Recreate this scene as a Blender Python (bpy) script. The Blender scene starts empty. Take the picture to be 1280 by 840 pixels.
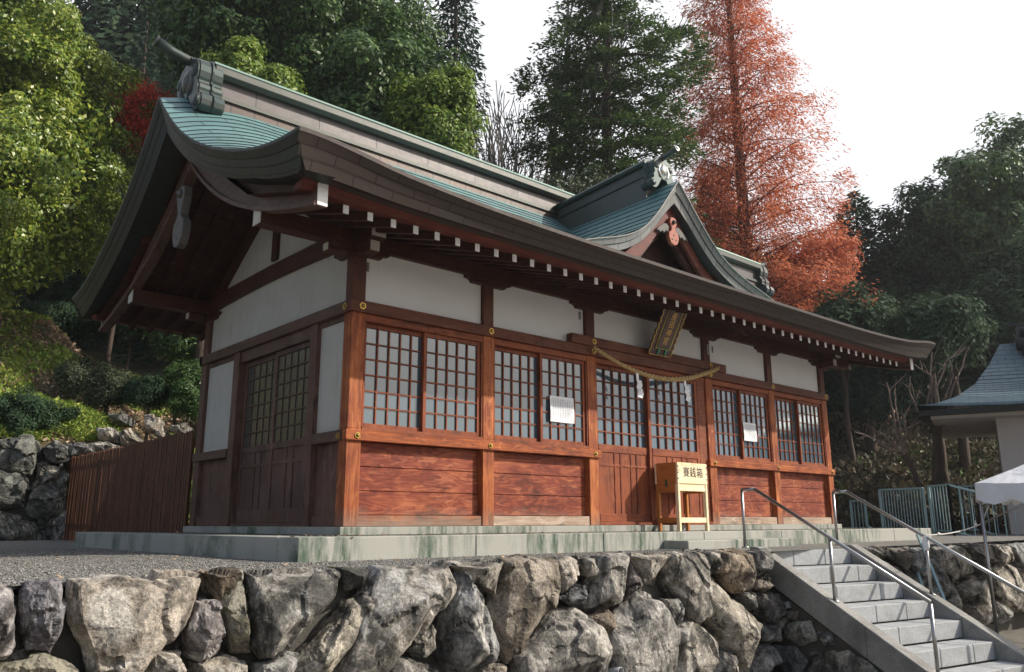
import bpy, bmesh, math, random
import numpy as np
from mathutils import Vector, Matrix, noise as mnoise
R = math.radians
rnd = random.Random(7)
rng = np.random.default_rng(7)
scene = bpy.context.scene
COL = scene.collection

# ------------------------------------------------------------------ camera
CAM = np.array([-4.2975, -7.4164, 0.0385]); YAW, PITCH, ROLL, FPX = 0.845407, 0.225326, -0.002363, 1017.63
_fw = np.array([math.cos(YAW)*math.cos(PITCH), math.sin(YAW)*math.cos(PITCH), math.sin(PITCH)])
_r = np.array([math.sin(YAW), -math.cos(YAW), 0.0]); _u = np.cross(_r, _fw)
_rr = _r*math.cos(ROLL) + _u*math.sin(ROLL); _uu = -_r*math.sin(ROLL) + _u*math.cos(ROLL)
cam = bpy.data.cameras.new('camera'); co = bpy.data.objects.new('camera', cam); COL.objects.link(co)
m = Matrix(((_rr[0], _uu[0], -_fw[0], CAM[0]), (_rr[1], _uu[1], -_fw[1], CAM[1]), (_rr[2], _uu[2], -_fw[2], CAM[2]), (0, 0, 0, 1)))
co.matrix_world = m
cam.sensor_width = 36.0; cam.lens = FPX*36/1280; cam.clip_end = 3000; cam.clip_start = 0.05
scene.camera = co
HAZE = 0.0006
# ------------------------------------------------------------------ sky, sun, exposure
SUN_EL, SUN_AZ = 35.5, 47.0          # azimuth measured from -Y towards +X
sd = Vector((math.sin(R(SUN_AZ))*math.cos(R(SUN_EL)), -math.cos(R(SUN_AZ))*math.cos(R(SUN_EL)), math.sin(R(SUN_EL))))
w = bpy.data.worlds.new('World'); scene.world = w; w.use_nodes = True
nt = w.node_tree; bg = nt.nodes['Background']
sky = nt.nodes.new('ShaderNodeTexSky'); sky.sky_type = 'NISHITA'; sky.sun_disc = False
sky.sun_elevation = R(SUN_EL); sky.sun_rotation = math.atan2(sd.x, sd.y)
sky.air_density = 1.0; sky.dust_density = 3.5; sky.ozone_density = 1.0
tcw = nt.nodes.new('ShaderNodeTexCoord'); nzw = nt.nodes.new('ShaderNodeTexNoise'); nzw.inputs['Scale'].default_value = 1.6; nzw.inputs['Detail'].default_value = 5
mpw = nt.nodes.new('ShaderNodeMapping'); mpw.inputs['Scale'].default_value = (1, 1, 2.2); nt.links.new(tcw.outputs['Generated'], mpw.inputs[0]); nt.links.new(mpw.outputs[0], nzw.inputs['Vector'])
dtw = nt.nodes.new('ShaderNodeVectorMath'); dtw.operation = 'DOT_PRODUCT'; nt.links.new(tcw.outputs['Generated'], dtw.inputs[0]); dtw.inputs[1].default_value = (.80, .55, .0)
adw = nt.nodes.new('ShaderNodeMath'); adw.operation = 'MULTIPLY_ADD'; nt.links.new(nzw.outputs['Fac'], adw.inputs[0]); adw.inputs[1].default_value = .9; nt.links.new(dtw.outputs['Value'], adw.inputs[2])
crw = nt.nodes.new('ShaderNodeValToRGB'); crw.color_ramp.elements[0].position = .30; crw.color_ramp.elements[0].color = (.10, .10, .10, 1); crw.color_ramp.elements[1].position = .95; nt.links.new(adw.outputs[0], crw.inputs[0])
mxw = nt.nodes.new('ShaderNodeMix'); mxw.data_type = 'RGBA'; nt.links.new(crw.outputs[0], mxw.inputs[0]); nt.links.new(sky.outputs[0], mxw.inputs[6]); mxw.inputs[7].default_value = (7.6, 7.7, 8.0, 1)   # thin bright cloud veil
nt.links.new(mxw.outputs[2], bg.inputs[0]); bg.inputs[1].default_value = 0.12
sun = bpy.data.lights.new('sun', 'SUN'); so = bpy.data.objects.new('sun', sun); COL.objects.link(so)
sun.energy = 4.5; sun.angle = R(0.6); sun.color = (1.0, 0.93, 0.82)
so.rotation_euler = sd.to_track_quat('Z', 'Y').to_euler(); so.location = (20, -20, 20)
scene.view_settings.view_transform = 'Standard'; scene.view_settings.look = 'None'
scene.view_settings.exposure = 0.27; scene.view_settings.gamma = 1.0
scene.view_settings.use_curve_mapping = False

def ray(px, py): return _fw + _rr*(px-640)/FPX + _uu*(420-py)/FPX
def P(px, py, d): return CAM + ray(px, py)*d          # point seen at a pixel at depth d
def PY(px, py, Y):
    d = ray(px, py); return CAM + d*((Y-CAM[1])/d[1])
def PX(px, py, X):
    d = ray(px, py); return CAM + d*((X-CAM[0])/d[0])

# ------------------------------------------------------------------ materials
def lin(c):
    return tuple((x/255/12.92 if x/255 <= 0.04045 else ((x/255+0.055)/1.055)**2.4) for x in c) + (1,)
MATS = {}
class NT:
    def __init__(s, name):
        s.m = bpy.data.materials.new(name); s.m.use_nodes = True; s.t = s.m.node_tree; s.N = s.t.nodes
        s.b = s.N['Principled BSDF']; MATS[name] = s.m
    def n(s, typ, **kw):
        o = s.N.new('ShaderNode'+typ)
        for k, v in kw.items():
            if k in o.inputs.keys() if isinstance(k, str) else False: o.inputs[k].default_value = v
            else: setattr(o, k, v)
        return o
    def l(s, a, b): s.t.links.new(a, b)
    def coord(s, scale=(1, 1, 1), kind='Object'):
        tc = s.n('TexCoord'); mp = s.n('Mapping'); mp.inputs['Scale'].default_value = scale
        s.l(tc.outputs[kind], mp.inputs[0]); return mp.outputs[0]
    def noise(s, vec, scale, detail=4, rough=.55, dist=0):
        o = s.n('TexNoise'); o.inputs['Scale'].default_value = scale; o.inputs['Detail'].default_value = detail
        o.inputs['Roughness'].default_value = rough; o.inputs['Distortion'].default_value = dist
        s.l(vec, o.inputs['Vector']); return o.outputs['Fac']
    def ramp(s, fac, stops):
        o = s.n('ValToRGB'); e = o.color_ramp.elements
        while len(e) < len(stops): e.new(0.5)
        for el, (p, c) in zip(e, stops):
            el.position = p; el.color = c if len(c) == 4 else tuple(c)+(1,)
        s.l(fac, o.inputs[0]); return o.outputs[0]
    def mix(s, fac, a, b, blend='MIX'):
        o = s.n('Mix'); o.data_type = 'RGBA'; o.blend_type = blend
        for v, i in ((fac, 0), (a, 6), (b, 7)):
            if hasattr(v, 'links') or isinstance(v, bpy.types.NodeSocket): s.l(v, o.inputs[i])
            else: o.inputs[i].default_value = v
        return o.outputs[2]
    def math(s, op, a, b=0.0, clamp=False):
        o = s.n('Math'); o.operation = op; o.use_clamp = clamp
        for v, i in ((a, 0), (b, 1)):
            if isinstance(v, bpy.types.NodeSocket): s.l(v, o.inputs[i])
            else: o.inputs[i].default_value = v
        return o.outputs[0]
    def bump(s, h, strength=.3, dist=.01):
        o = s.n('Bump'); o.inputs['Strength'].default_value = strength; o.inputs['Distance'].default_value = dist
        s.l(h, o.inputs['Height']); s.l(o.outputs[0], s.b.inputs['Normal'])
    def fin(s, col, rough=.7, metal=0.0, spec=None):
        if isinstance(col, bpy.types.NodeSocket): s.l(col, s.b.inputs['Base Color'])
        else: s.b.inputs['Base Color'].default_value = col
        if isinstance(rough, bpy.types.NodeSocket): s.l(rough, s.b.inputs['Roughness'])
        else: s.b.inputs['Roughness'].default_value = rough
        s.b.inputs['Metallic'].default_value = metal
        if spec is not None: s.b.inputs['Specular IOR Level'].default_value = spec
        return s.m

def rgb(*c): return tuple(c)+(1,)
def wood(name, axis, dark, mid, light, rough=.62, scale=1.0, knots=False, bleach=None):
    q = NT(name)
    sc = [14*scale]*3; sc[axis] = 0.9*scale
    v = q.coord(tuple(sc)); v0 = q.coord((1, 1, 1))
    oi = q.n('ObjectInfo')
    add = q.n('VectorMath'); add.operation = 'ADD'; q.l(v, add.inputs[0]); q.l(oi.outputs['Random'], add.inputs[1])
    mul = q.n('VectorMath'); mul.operation = 'SCALE'; q.l(add.outputs[0], mul.inputs[0]); mul.inputs['Scale'].default_value = 1.0
    g = q.noise(mul.outputs[0], 1.6, 6, .65, 1.2)
    sc2 = [70*scale]*3; sc2[axis] = 2.2*scale
    f = q.noise(q.coord(tuple(sc2)), 1.5, 3, .6, .3)
    blot = q.noise(v0, 2.3, 5, .6, .4)
    h = q.math('ADD', q.math('MULTIPLY', g, .6), q.math('MULTIPLY', f, .4))
    if knots:
        scw = [3.4]*3; scw[axis] = .85
        fld = q.noise(q.coord(tuple(scw)), 1.3, 2, .45, .25)
        band_ = q.math('FRACT', q.math('MULTIPLY', fld, 12.0)); band_ = q.math('ABSOLUTE', q.math('SUBTRACT', band_, .5))
        h = q.math('ADD', q.math('MULTIPLY', h, .80), q.math('MULTIPLY', band_, .24))
    hh = q.math('ADD', q.math('MULTIPLY', h, .72), q.math('MULTIPLY', blot, .42))
    col = q.ramp(hh, [(.32, dark), (.52, mid), (.74, light)])
    geo = q.n('NewGeometry'); pr_ = q.ramp(geo.outputs['Random Per Island'], [(0, rgb(.62, .62, .64)), (.5, rgb(1, 1, 1)), (1, rgb(1.2, 1.12, 1.0))])
    col = q.mix(.8, col, pr_, 'MULTIPLY')
    scb = [2.6]*3; scb[axis] = .8
    bl = q.noise(q.coord(tuple(scb)), 2.2, 6, .68, .7)
    col = q.mix(q.ramp(q.noise(q.coord(tuple(scb)), 3.4, 5, .7, 1.2), [(.54, rgb(0, 0, 0)), (.66, rgb(.55, .55, .55))]), col, tuple(min(1, x*1.25+.02) for x in light[:3])+(1,))
    col = q.mix(q.ramp(bl, [(.56, rgb(0, 0, 0)), (.72, rgb(1, 1, 1))]), col, tuple(x*.32 for x in mid[:3])+(1,))
    if bleach:
        sp = q.n('SeparateXYZ'); q.l(v0, sp.inputs[0])
        zz = q.math('ADD', sp.outputs['Z'], q.math('MULTIPLY', q.noise(v0, 5, 5, .7), .3))
        mask = q.ramp(zz, [(.17, rgb(1, 1, 1)), (.36, rgb(0, 0, 0))])
        grey = q.mix(f, rgb(.14, .10, .075), rgb(.34, .27, .21))
        col = q.mix(q.math('MULTIPLY', mask, bleach), col, grey)
    q.bump(h, .35, .006)
    return q.fin(col, q.math('ADD', q.math('MULTIPLY', g, .25), rough-.12), 0, .35)

# shrine timber: red-brown stain, weathered
D1, M1, L1 = rgb(.035, .008, .004), rgb(.185, .038, .010), rgb(.46, .135, .030)
wood('timber_x', 0, D1, M1, L1, bleach=.8); wood('timber_z', 2, D1, M1, rgb(.5, .17, .05), bleach=.5); wood('timber_y', 1, D1, M1, L1)
wood('board_x', 0, rgb(.035, .007, .005), rgb(.165, .028, .012), rgb(.42, .135, .055), knots=True, bleach=.5)
wood('panel_z', 2, rgb(.04, .010, .006), rgb(.15, .032, .013), rgb(.32, .08, .028), knots=True, bleach=.6)
wood('joinery_x', 0, D1, rgb(.17, .040, .014), rgb(.30, .085, .028)); wood('joinery_z', 2, D1, rgb(.17, .040, .014), rgb(.30, .085, .028))
# timber high under the eaves, its shade put into the darker colour
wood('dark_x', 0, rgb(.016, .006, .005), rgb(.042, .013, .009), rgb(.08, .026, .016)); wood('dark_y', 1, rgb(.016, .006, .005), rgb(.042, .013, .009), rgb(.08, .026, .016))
wood('side_z', 2, rgb(.03, .014, .011), rgb(.085, .042, .033), rgb(.15, .085, .07)); wood('side_y', 1, rgb(.03, .014, .011), rgb(.075, .040, .03), rgb(.13, .08, .065))  # side timber darker and greyer, the shade of the side put into its colour
wood('bleached_x', 0, rgb(.10, .07, .05), rgb(.30, .22, .17), rgb(.48, .40, .33))
wood('red_x', 0, rgb(.03, .008, .006), rgb(.10, .02, .013), rgb(.17, .04, .025))
wood('hinoki', 0, rgb(.62, .46, .26), rgb(.80, .67, .45), rgb(.86, .76, .56), rough=.5, scale=.8)
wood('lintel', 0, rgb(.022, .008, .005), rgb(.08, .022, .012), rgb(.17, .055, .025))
wood('upper_post', 2, rgb(.03, .011, .008), rgb(.075, .025, .016), rgb(.13, .048, .028))  # lintels and upper posts, darker than the lower timber: eave shade in the colour
wood('hinoki_shade', 1, rgb(.30, .10, .02), rgb(.40, .15, .035), rgb(.48, .2, .055), rough=.5, scale=.8)  # box sides and rear legs: darker hinoki, their shade put into the colour
wood('fence_wood', 2, rgb(.03, .011, .006), rgb(.085, .03, .014), rgb(.15, .06, .028))

def plain(name, col, rough=.6, metal=0.0, var=.25, nscale=6, spec=None, bumpd=0):
    q = NT(name); v = q.coord()
    n = q.noise(v, nscale, 6, .65)
    c = q.mix(n, tuple(x*(1-var) for x in col[:3])+(1,), tuple(min(1, x*(1+var)) for x in col[:3])+(1,))
    if bumpd: q.bump(q.noise(v, nscale*8, 4, .6), .5, bumpd)
    return q.fin(c, rough, metal, spec)

plain('white_paint', rgb(.86, .86, .84), .5, 0, .12, 14); plain('pale_end', rgb(.55, .53, .47), .7, 0, .25, 20)
plain('gegyo_grey', rgb(.12, .11, .10), .7, 0, .3, 9); plain('gegyo_red', rgb(.34, .085, .045), .6, 0, .3, 9)
plain('brass', rgb(.55, .36, .10), .38, .85, .25, 30); plain('brass_dark', rgb(.12, .08, .03), .5, .6, .2, 30)
plain('gold', rgb(.75, .5, .16), .35, .8, .2, 40); plain('plaque_wood', rgb(.09, .05, .045), .5, 0, .2, 12); plain('plaque_field', rgb(.13, .075, .07), .5, 0, .2, 12)
plain('plaque_green', rgb(.03, .09, .035), .5, 0, .3, 30); plain('jade', rgb(.05, .35, .2), .35, 0, .1, 20); plain('ink', rgb(.02, .018, .02), .6, 0, .1, 20); plain('ink_faded', rgb(.35, .36, .40), .8, 0, .1, 20)
plain('paper', rgb(.80, .81, .84), .8, 0, .05, 9); plain('paper_grey', rgb(.36, .37, .37), .8, 0, .15, 60); plain('steel', rgb(.42, .42, .42), .36, 1.0, .06, 30)
plain('teal_paint', rgb(.27, .40, .42), .5, 0, .12, 6); plain('dark_metal', rgb(.12, .12, .12), .5, .6, .2, 12); plain('grey_pipe', rgb(.35, .36, .37), .5, 0, .1, 12)
plain('plastic_wrap', rgb(.75, .76, .78), .35, 0, .1, 20); plain('white_rope', rgb(.62, .6, .56), .9, 0, .2, 50)
plain('mortar', rgb(.085, .078, .066), .95, 0, .5, 9, None, .02); plain('wall_beige', rgb(.50, .45, .42), .9, 0, .12, 3, None, .003)
plain('bright_tin', rgb(.55, .55, .53), .25, .9, .3, 12)
plain('rust_red', rgb(.18, .05, .03), .7)

q = NT('straw'); v = q.coord(); wv = q.n('TexWave'); wv.bands_direction = 'DIAGONAL'; wv.inputs['Scale'].default_value = 9; wv.inputs['Distortion'].default_value = 1.5; q.l(v, wv.inputs['Vector'])
q.bump(wv.outputs['Fac'], .8, .01); q.fin(q.mix(q.noise(v, 60, 4, .7), rgb(.22, .14, .05), rgb(.62, .44, .2)), .85)

q = NT('plaster'); v = q.coord(); n = q.noise(v, 1.7, 7, .65, .3); n2 = q.noise(q.coord((9, 9, 1)), 1.2, 5, .7)
c = q.mix(n, rgb(.70, .69, .68), rgb(.84, .83, .82)); sz_ = q.n('SeparateXYZ'); q.l(v, sz_.inputs[0])
c = q.mix(q.ramp(q.math('ADD', sz_.outputs['Z'], q.math('MULTIPLY', n2, .25)), [(.0, rgb(0, 0, 0)), (1.0, rgb(0, 0, 0))]), c, rgb(.4, .36, .3)); c = q.mix(q.ramp(n2, [(.60, rgb(0, 0, 0)), (.85, rgb(.3, .3, .3))]), c, rgb(.45, .41, .35))
q.bump(q.noise(v, 60, 4, .6), .25, .003); q.fin(c, .9)

q = NT('plaster_shade'); v = q.coord(); n = q.noise(v, 1.9, 7, .65, .3); n2 = q.noise(q.coord((1, 9, 1)), 1.4, 5, .7)  # darker copy of plaster for sides and gables, shade put into its colour
c = q.mix(n, rgb(.42, .40, .36), rgb(.56, .54, .50)); c = q.mix(q.ramp(n2, [(.54, rgb(0, 0, 0)), (.8, rgb(.6, .6, .6))]), c, rgb(.28, .25, .20)); q.bump(q.noise(v, 60, 4, .6), .25, .003); q.fin(c, .9)
q = NT('frosted_pane'); v = q.coord(); n = q.noise(v, 1.3, 5, .6, .5); big = q.noise(v, .9, 3, .5)
c = q.mix(n, rgb(.05, .092, .125), rgb(.085, .135, .175)); q.bump(big, .2, .02)
q.fin(c, q.math('ADD', q.math('MULTIPLY', n, .12), .03), 0, .9)
q.b.inputs['Coat Weight'].default_value = .8; q.b.inputs['Coat Roughness'].default_value = .04
q = NT('dark_pane'); v = q.coord(); n = q.noise(v, 5, 5, .6, .5)
q.fin(q.mix(n, rgb(.035, .035, .032), rgb(.10, .10, .085)), .25, 0, .6)

def copper(name, a, b, c_, brickw, rowh, uv, metal=.35, rough=.42, seam=rgb(.02, .025, .03), streak=.5):
    q = NT(name)
    if uv: v = q.n('TexCoord').outputs['UV']
    else: v = q.coord((1, 1, 1))
    vo = q.coord((1, 1, 1))
    if uv:
        br = q.n('TexBrick'); br.offset = .5; br.inputs['Scale'].default_value = 1.0
        br.inputs['Brick Width'].default_value = brickw; br.inputs['Row Height'].default_value = rowh
        br.inputs['Mortar Size'].default_value = .006; br.inputs['Mortar Smooth'].default_value = .1
        br.inputs['Color1'].default_value = rgb(0, 0, 0); br.inputs['Color2'].default_value = rgb(1, 1, 1); br.inputs['Mortar'].default_value = rgb(.5, .5, .5)
        q.l(v, br.inputs['Vector']); cell = br.outputs['Color']; mort = br.outputs['Fac']
    n = q.noise(q.coord((1.2, 5, 5)), 1.6, 6, .7, .4); n2 = q.noise(vo, 11, 6, .75, .6)
    col = q.mix(n, a, b)
    if uv: col = q.mix(q.math('MULTIPLY', cell, .38), col, c_)
    col = q.mix(q.ramp(n2, [(.5, rgb(0, 0, 0)), (.75, rgb(streak, streak, streak))]), col, c_)
    if uv: col = q.mix(mort, col, seam)
    h = q.noise(vo, 3, 4, .5)
    if uv: h = q.math('SUBTRACT', q.math('MULTIPLY', h, .3), mort)
    q.bump(h, .35, .01)
    return q.fin(col, q.math('ADD', q.math('MULTIPLY', n2, .3), rough-.12), metal)
copper('copper_teal', rgb(.11, .24, .25), rgb(.22, .40, .38), rgb(.10, .15, .18), .62, .17, True, .12, .42)
copper('copper_fascia', rgb(.045, .036, .031), rgb(.066, .055, .049), rgb(.055, .028, .02), .42, .085, True, .3, .55, rgb(.022, .012, .009), .3)
copper('copper_silver', rgb(.20, .20, .19), rgb(.30, .30, .285), rgb(.11, .11, .11), .30, .10, True, .3, .45, rgb(.05, .05, .05))
copper('copper_dark', rgb(.065, .075, .07), rgb(.12, .125, .115), rgb(.16, .10, .07), .5, .2, False, .4, .42)
copper('copper_verge', rgb(.022, .030, .024), rgb(.036, .043, .035), rgb(.03, .022, .018), .5, .07, True, .3, .5, rgb(.012, .012, .01), .3)
copper('copper_mauve', rgb(.08, .07, .068), rgb(.13, .115, .113), rgb(.055, .048, .048), .9, .5, True, .3, .42)
copper('copper_brown', rgb(.06, .038, .028), rgb(.105, .072, .057), rgb(.07, .07, .07), .31, .5, True, .35, .42)
copper('copper_green', rgb(.15, .24, .205), rgb(.28, .39, .33), rgb(.22, .21, .18), .5, .2, False, .3, .45)
copper('copper_orn', rgb(.035, .052, .05), rgb(.075, .10, .095), rgb(.11, .075, .055), .5, .2, False, .5, .42, rgb(0,0,0), .9)
copper('copper_lip', rgb(.05, .052, .045), rgb(.095, .095, .083), rgb(.08, .11, .095), .5, .2, False, .3, .45)
copper('copper_slate', rgb(.10, .16, .19), rgb(.16, .23, .26), rgb(.08, .12, .15), .4, .14, True, .3, .45)

q = NT('granite'); v = q.coord(); s1 = q.noise(v, 140, 3, .8); s2 = q.noise(v, 2.2, 6, .6, .3)
c = q.ramp(s1, [(.3, rgb(.14, .14, .13)), (.5, rgb(.37, .365, .335)), (.68, rgb(.56, .55, .50))]); c = q.mix(q.math('MULTIPLY', s2, .6), c, rgb(.31, .31, .26))
vs = q.n('SeparateXYZ'); q.l(v, vs.inputs[0])
st = q.noise(q.coord((11, 2, 1.6)), 1.0, 5, .7); reg = q.noise(q.coord((.7, .7, .3)), 1.1, 2, .5)
al = q.math('MULTIPLY', q.ramp(st, [(.42, rgb(0, 0, 0)), (.62, rgb(1, 1, 1))]), q.ramp(reg, [(.44, rgb(0, 0, 0)), (.54, rgb(1, 1, 1))]))
c = q.mix(q.math('MULTIPLY', al, .95), c, rgb(.04, .078, .048)); q.bump(s1, .25, .002); q.fin(c, .8)
q = NT('granite_step'); v = q.coord(); s1 = q.noise(v, 120, 3, .8); s2 = q.noise(v, 3.5, 7, .7, .5); s3 = q.noise(q.coord((3, 3, .8)), 3, 5, .7)
c = q.ramp(s1, [(.3, rgb(.17, .18, .19)), (.5, rgb(.36, .375, .385)), (.68, rgb(.54, .54, .54))]); c = q.mix(q.ramp(s2, [(.45, rgb(0, 0, 0)), (.7, rgb(.6, .6, .6))]), c, rgb(.20, .20, .19))
c = q.mix(q.ramp(s3, [(.6, rgb(0, 0, 0)), (.75, rgb(.6, .6, .6))]), c, rgb(.30, .22, .12)); q.bump(s1, .25, .002); q.fin(c, .8)

q = NT('granite_string'); v = q.coord(); s1 = q.noise(v, 140, 3, .8); s2 = q.noise(v, 2.6, 6, .7, .4)
c = q.ramp(s1, [(.3, rgb(.10, .097, .09)), (.5, rgb(.28, .27, .25)), (.68, rgb(.44, .43, .41))]); c = q.mix(q.ramp(s2, [(.45, rgb(0, 0, 0)), (.7, rgb(.7, .7, .7))]), c, rgb(.10, .095, .085)); q.bump(s1, .3, .002); q.fin(c, .8)
def rock(name, base, dark, light, moss=0):
    q = NT(name); tc = q.n('TexCoord'); geo = q.n('NewGeometry'); oi = q.n('ObjectInfo')
    add = q.n('VectorMath'); add.operation = 'ADD'; q.l(tc.outputs['Object'], add.inputs[0])
    k = q.n('VectorMath'); k.operation = 'SCALE'; k.inputs[0].default_value = (17, 31, 11); q.l(oi.outputs['Random'], k.inputs['Scale']); q.l(k.outputs[0], add.inputs[1])
    v = add.outputs[0]
    n1 = q.noise(v, 4, 9, .68, .6); n2 = q.noise(v, 17, 8, .75, .8); n3 = q.noise(v, 1.9, 5, .6, 1.0); n4 = q.noise(v, 70, 4, .7)
    c = q.ramp(n1, [(.36, dark), (.48, base), (.62, light)])
    hue = q.ramp(oi.outputs['Random'], [(0, rgb(.75, .78, .85)), (.3, rgb(1.05, 1.0, .93)), (.55, rgb(.8, .79, .78)), (.75, rgb(1.2, 1.14, 1.03)), (1, rgb(.95, .88, .87))])
    c = q.mix(1.0, c, hue, 'MULTIPLY')
    mp = q.n('Mapping'); mp.inputs['Scale'].default_value = (6, 6, 2.6); mp.inputs['Rotation'].default_value = (0, .35, 0); q.l(v, mp.inputs[0])
    stn = q.noise(mp.outputs[0], 1.2, 7, .75, .8)
    c = q.mix(q.ramp(stn, [(.50, rgb(0, 0, 0)), (.62, rgb(.85, .85, .85))]), c, rgb(.022, .022, .021))
    c = q.mix(q.ramp(n3, [(.55, rgb(0, 0, 0)), (.62, rgb(.8, .8, .8))]), c, light)
    c = q.mix(q.ramp(n2, [(.60, rgb(0, 0, 0)), (.70, rgb(.6, .6, .6))]), c, rgb(.02, .02, .02))
    sp_ = q.noise(v, 48, 5, .8); c = q.mix(.75, c, q.ramp(sp_, [(.36, rgb(.35, .35, .35)), (.5, rgb(.95, .95, .95)), (.64, rgb(1.55, 1.53, 1.5))]), 'MULTIPLY')
    if moss:
        mm = q.noise(v, 2.6, 6, .7); c = q.mix(q.ramp(mm, [(.55, rgb(0, 0, 0)), (.66, rgb(moss, moss, moss))]), c, rgb(.07, .085, .02))
    h = q.math('ADD', q.math('MULTIPLY', n1, .6), q.math('ADD', q.math('MULTIPLY', n2, .3), q.math('MULTIPLY', n4, .12)))
    q.bump(h, 1.0, .05); return q.fin(c, .82, 0, .4)
rock('rock', rgb(.21, .20, .18), rgb(.06, .057, .053), rgb(.55, .52, .47)); rock('rock_moss', rgb(.14, .13, .11), rgb(.05, .05, .045), rgb(.34, .32, .26), .7)
rock('rock_dark', rgb(.12, .117, .11), rgb(.03, .03, .029), rgb(.42, .41, .39)); rock('rock_rust', rgb(.17, .14, .105), rgb(.045, .038, .03), rgb(.38, .33, .27))
rock('rock_light', rgb(.28, .26, .225), rgb(.12, .11, .095), rgb(.5, .47, .42)); rock('rock_purple', rgb(.18, .158, .158), rgb(.055, .048, .05), rgb(.45, .42, .41))
rock('rock_lichen_shade', rgb(.10, .105, .10), rgb(.022, .024, .024), rgb(.22, .23, .21), .25)  # tones darkened for the shade on the left rear wall; moss is its own

q = NT('gravel_ground'); v = q.coord(); vo = q.n('TexVoronoi'); vo.inputs['Scale'].default_value = 62; q.l(v, vo.inputs['Vector'])
n = q.noise(v, 1.1, 6, .65); n2 = q.noise(v, 30, 4, .7)
c = q.mix(q.n('SeparateColor').outputs[0] if False else n2, rgb(.10, .095, .085), rgb(.34, .33, .30)); c = q.mix(q.math('MULTIPLY', n, .5), c, rgb(.16, .15, .13))
q.bump(q.math('MULTIPLY', vo.outputs['Distance'], -1.0), .9, .02); q.fin(c, .9)
q = NT('pebble'); geo = q.n('NewGeometry'); c = q.ramp(geo.outputs['Random Per Island'], [(0, rgb(.06, .058, .055)), (.35, rgb(.16, .152, .14)), (.7, rgb(.25, .24, .22)), (1, rgb(.42, .41, .38))]); q.fin(c, .85)
q = NT('hill_soil'); v = q.coord(); n = q.noise(v, .8, 7, .7, .5); n2 = q.noise(v, 14, 6, .75)
c = q.ramp(n, [(.38, rgb(.08, .13, .025)), (.5, rgb(.17, .16, .065)), (.62, rgb(.30, .22, .14))]); c = q.mix(q.math('MULTIPLY', n2, .7), c, rgb(.05, .035, .022)); q.bump(n2, 1.0, .15); q.fin(c, .95)
q = NT('lower_soil'); v = q.coord(); n = q.noise(v, 2, 7, .7); c = q.ramp(n, [(.35, rgb(.10, .09, .075)), (.65, rgb(.22, .20, .17))]); q.bump(q.noise(v, 30, 5, .7), .7, .03); q.fin(c, .95)

def leafmat(name, c0, c1, c2, rough=.5, trans=.3, spec=.4):
    q = NT(name); geo = q.n('NewGeometry'); v = q.coord(); n = q.noise(v, .9, 3, .6)
    f = q.math('ADD', q.math('MULTIPLY', geo.outputs['Random Per Island'], .6), q.math('MULTIPLY', n, .4))
    c = q.ramp(f, [(.15, c0), (.5, c1), (.85, c2)])
    q.fin(c, rough, 0, spec)
    tr = q.n('BsdfTranslucent'); q.l(c, tr.inputs[0]); mx = q.n('MixShader'); mx.inputs[0].default_value = trans
    q.l(q.b.outputs[0], mx.inputs[1]); q.l(tr.outputs[0], mx.inputs[2])
    q.l(mx.outputs[0], q.N['Material Output'].inputs[0])
leafmat('leaf_camphor', rgb(.06, .12, .015), rgb(.17, .26, .03), rgb(.42, .44, .07), .38, .3, .5)
leafmat('leaf_green', rgb(.028, .068, .02), rgb(.065, .13, .035), rgb(.14, .22, .06), .45, .25)
leafmat('leaf_lime', rgb(.07, .13, .02), rgb(.17, .27, .04), rgb(.34, .40, .08), .45, .3)
leafmat('leaf_dark', rgb(.018, .042, .022), rgb(.038, .074, .038), rgb(.075, .115, .058), .75, .25, .12)
leafmat('leaf_cedar', rgb(.02, .042, .03), rgb(.036, .070, .050), rgb(.068, .11, .075), .75, .25, .12)
leafmat('leaf_fir', rgb(.03, .065, .026), rgb(.075, .135, .042), rgb(.18, .25, .07), .55, .2)
leafmat('leaf_olive', rgb(.02, .035, .015), rgb(.05, .07, .03), rgb(.10, .11, .05), .6, .2)
leafmat('leaf_meta', rgb(.27, .07, .035), rgb(.58, .17, .08), rgb(.78, .34, .19), .7, .45, .2)
leafmat('leaf_maple', rgb(.40, .02, .008), rgb(.66, .05, .018), rgb(.85, .12, .04), .6, .35)
leafmat('leaf_litter', rgb(.18, .11, .07), rgb(.38, .25, .16), rgb(.58, .42, .30), .8, .1)
leafmat('leaf_grass', rgb(.10, .18, .025), rgb(.24, .34, .055), rgb(.46, .48, .12), .6, .3)
leafmat('leaf_brush', rgb(.05, .045, .028), rgb(.10, .085, .05), rgb(.17, .14, .09), .8, .2)
def bark(name, a, b):
    q = NT(name); n = q.noise(q.coord((9, 9, 1.5)), 2, 7, .7, .4); q.bump(n, .8, .03); q.fin(q.ramp(n, [(.35, a), (.65, b)]), .9)
bark('bark_brown', rgb(.035, .022, .015), rgb(.11, .075, .055)); bark('bark_red', rgb(.05, .022, .018), rgb(.14, .07, .055)); bark('bark_grey', rgb(.10, .09, .085), rgb(.26, .24, .23)); bark('bark_twig', rgb(.12, .085, .07), rgb(.30, .22, .18))
q = NT('canvas'); v = q.coord(); q.bump(q.noise(v, 3, 4, .5, .6), .6, .06); q.fin(q.mix(q.noise(v, 2), rgb(.68, .69, .72), rgb(.78, .79, .82)), .75)

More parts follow.
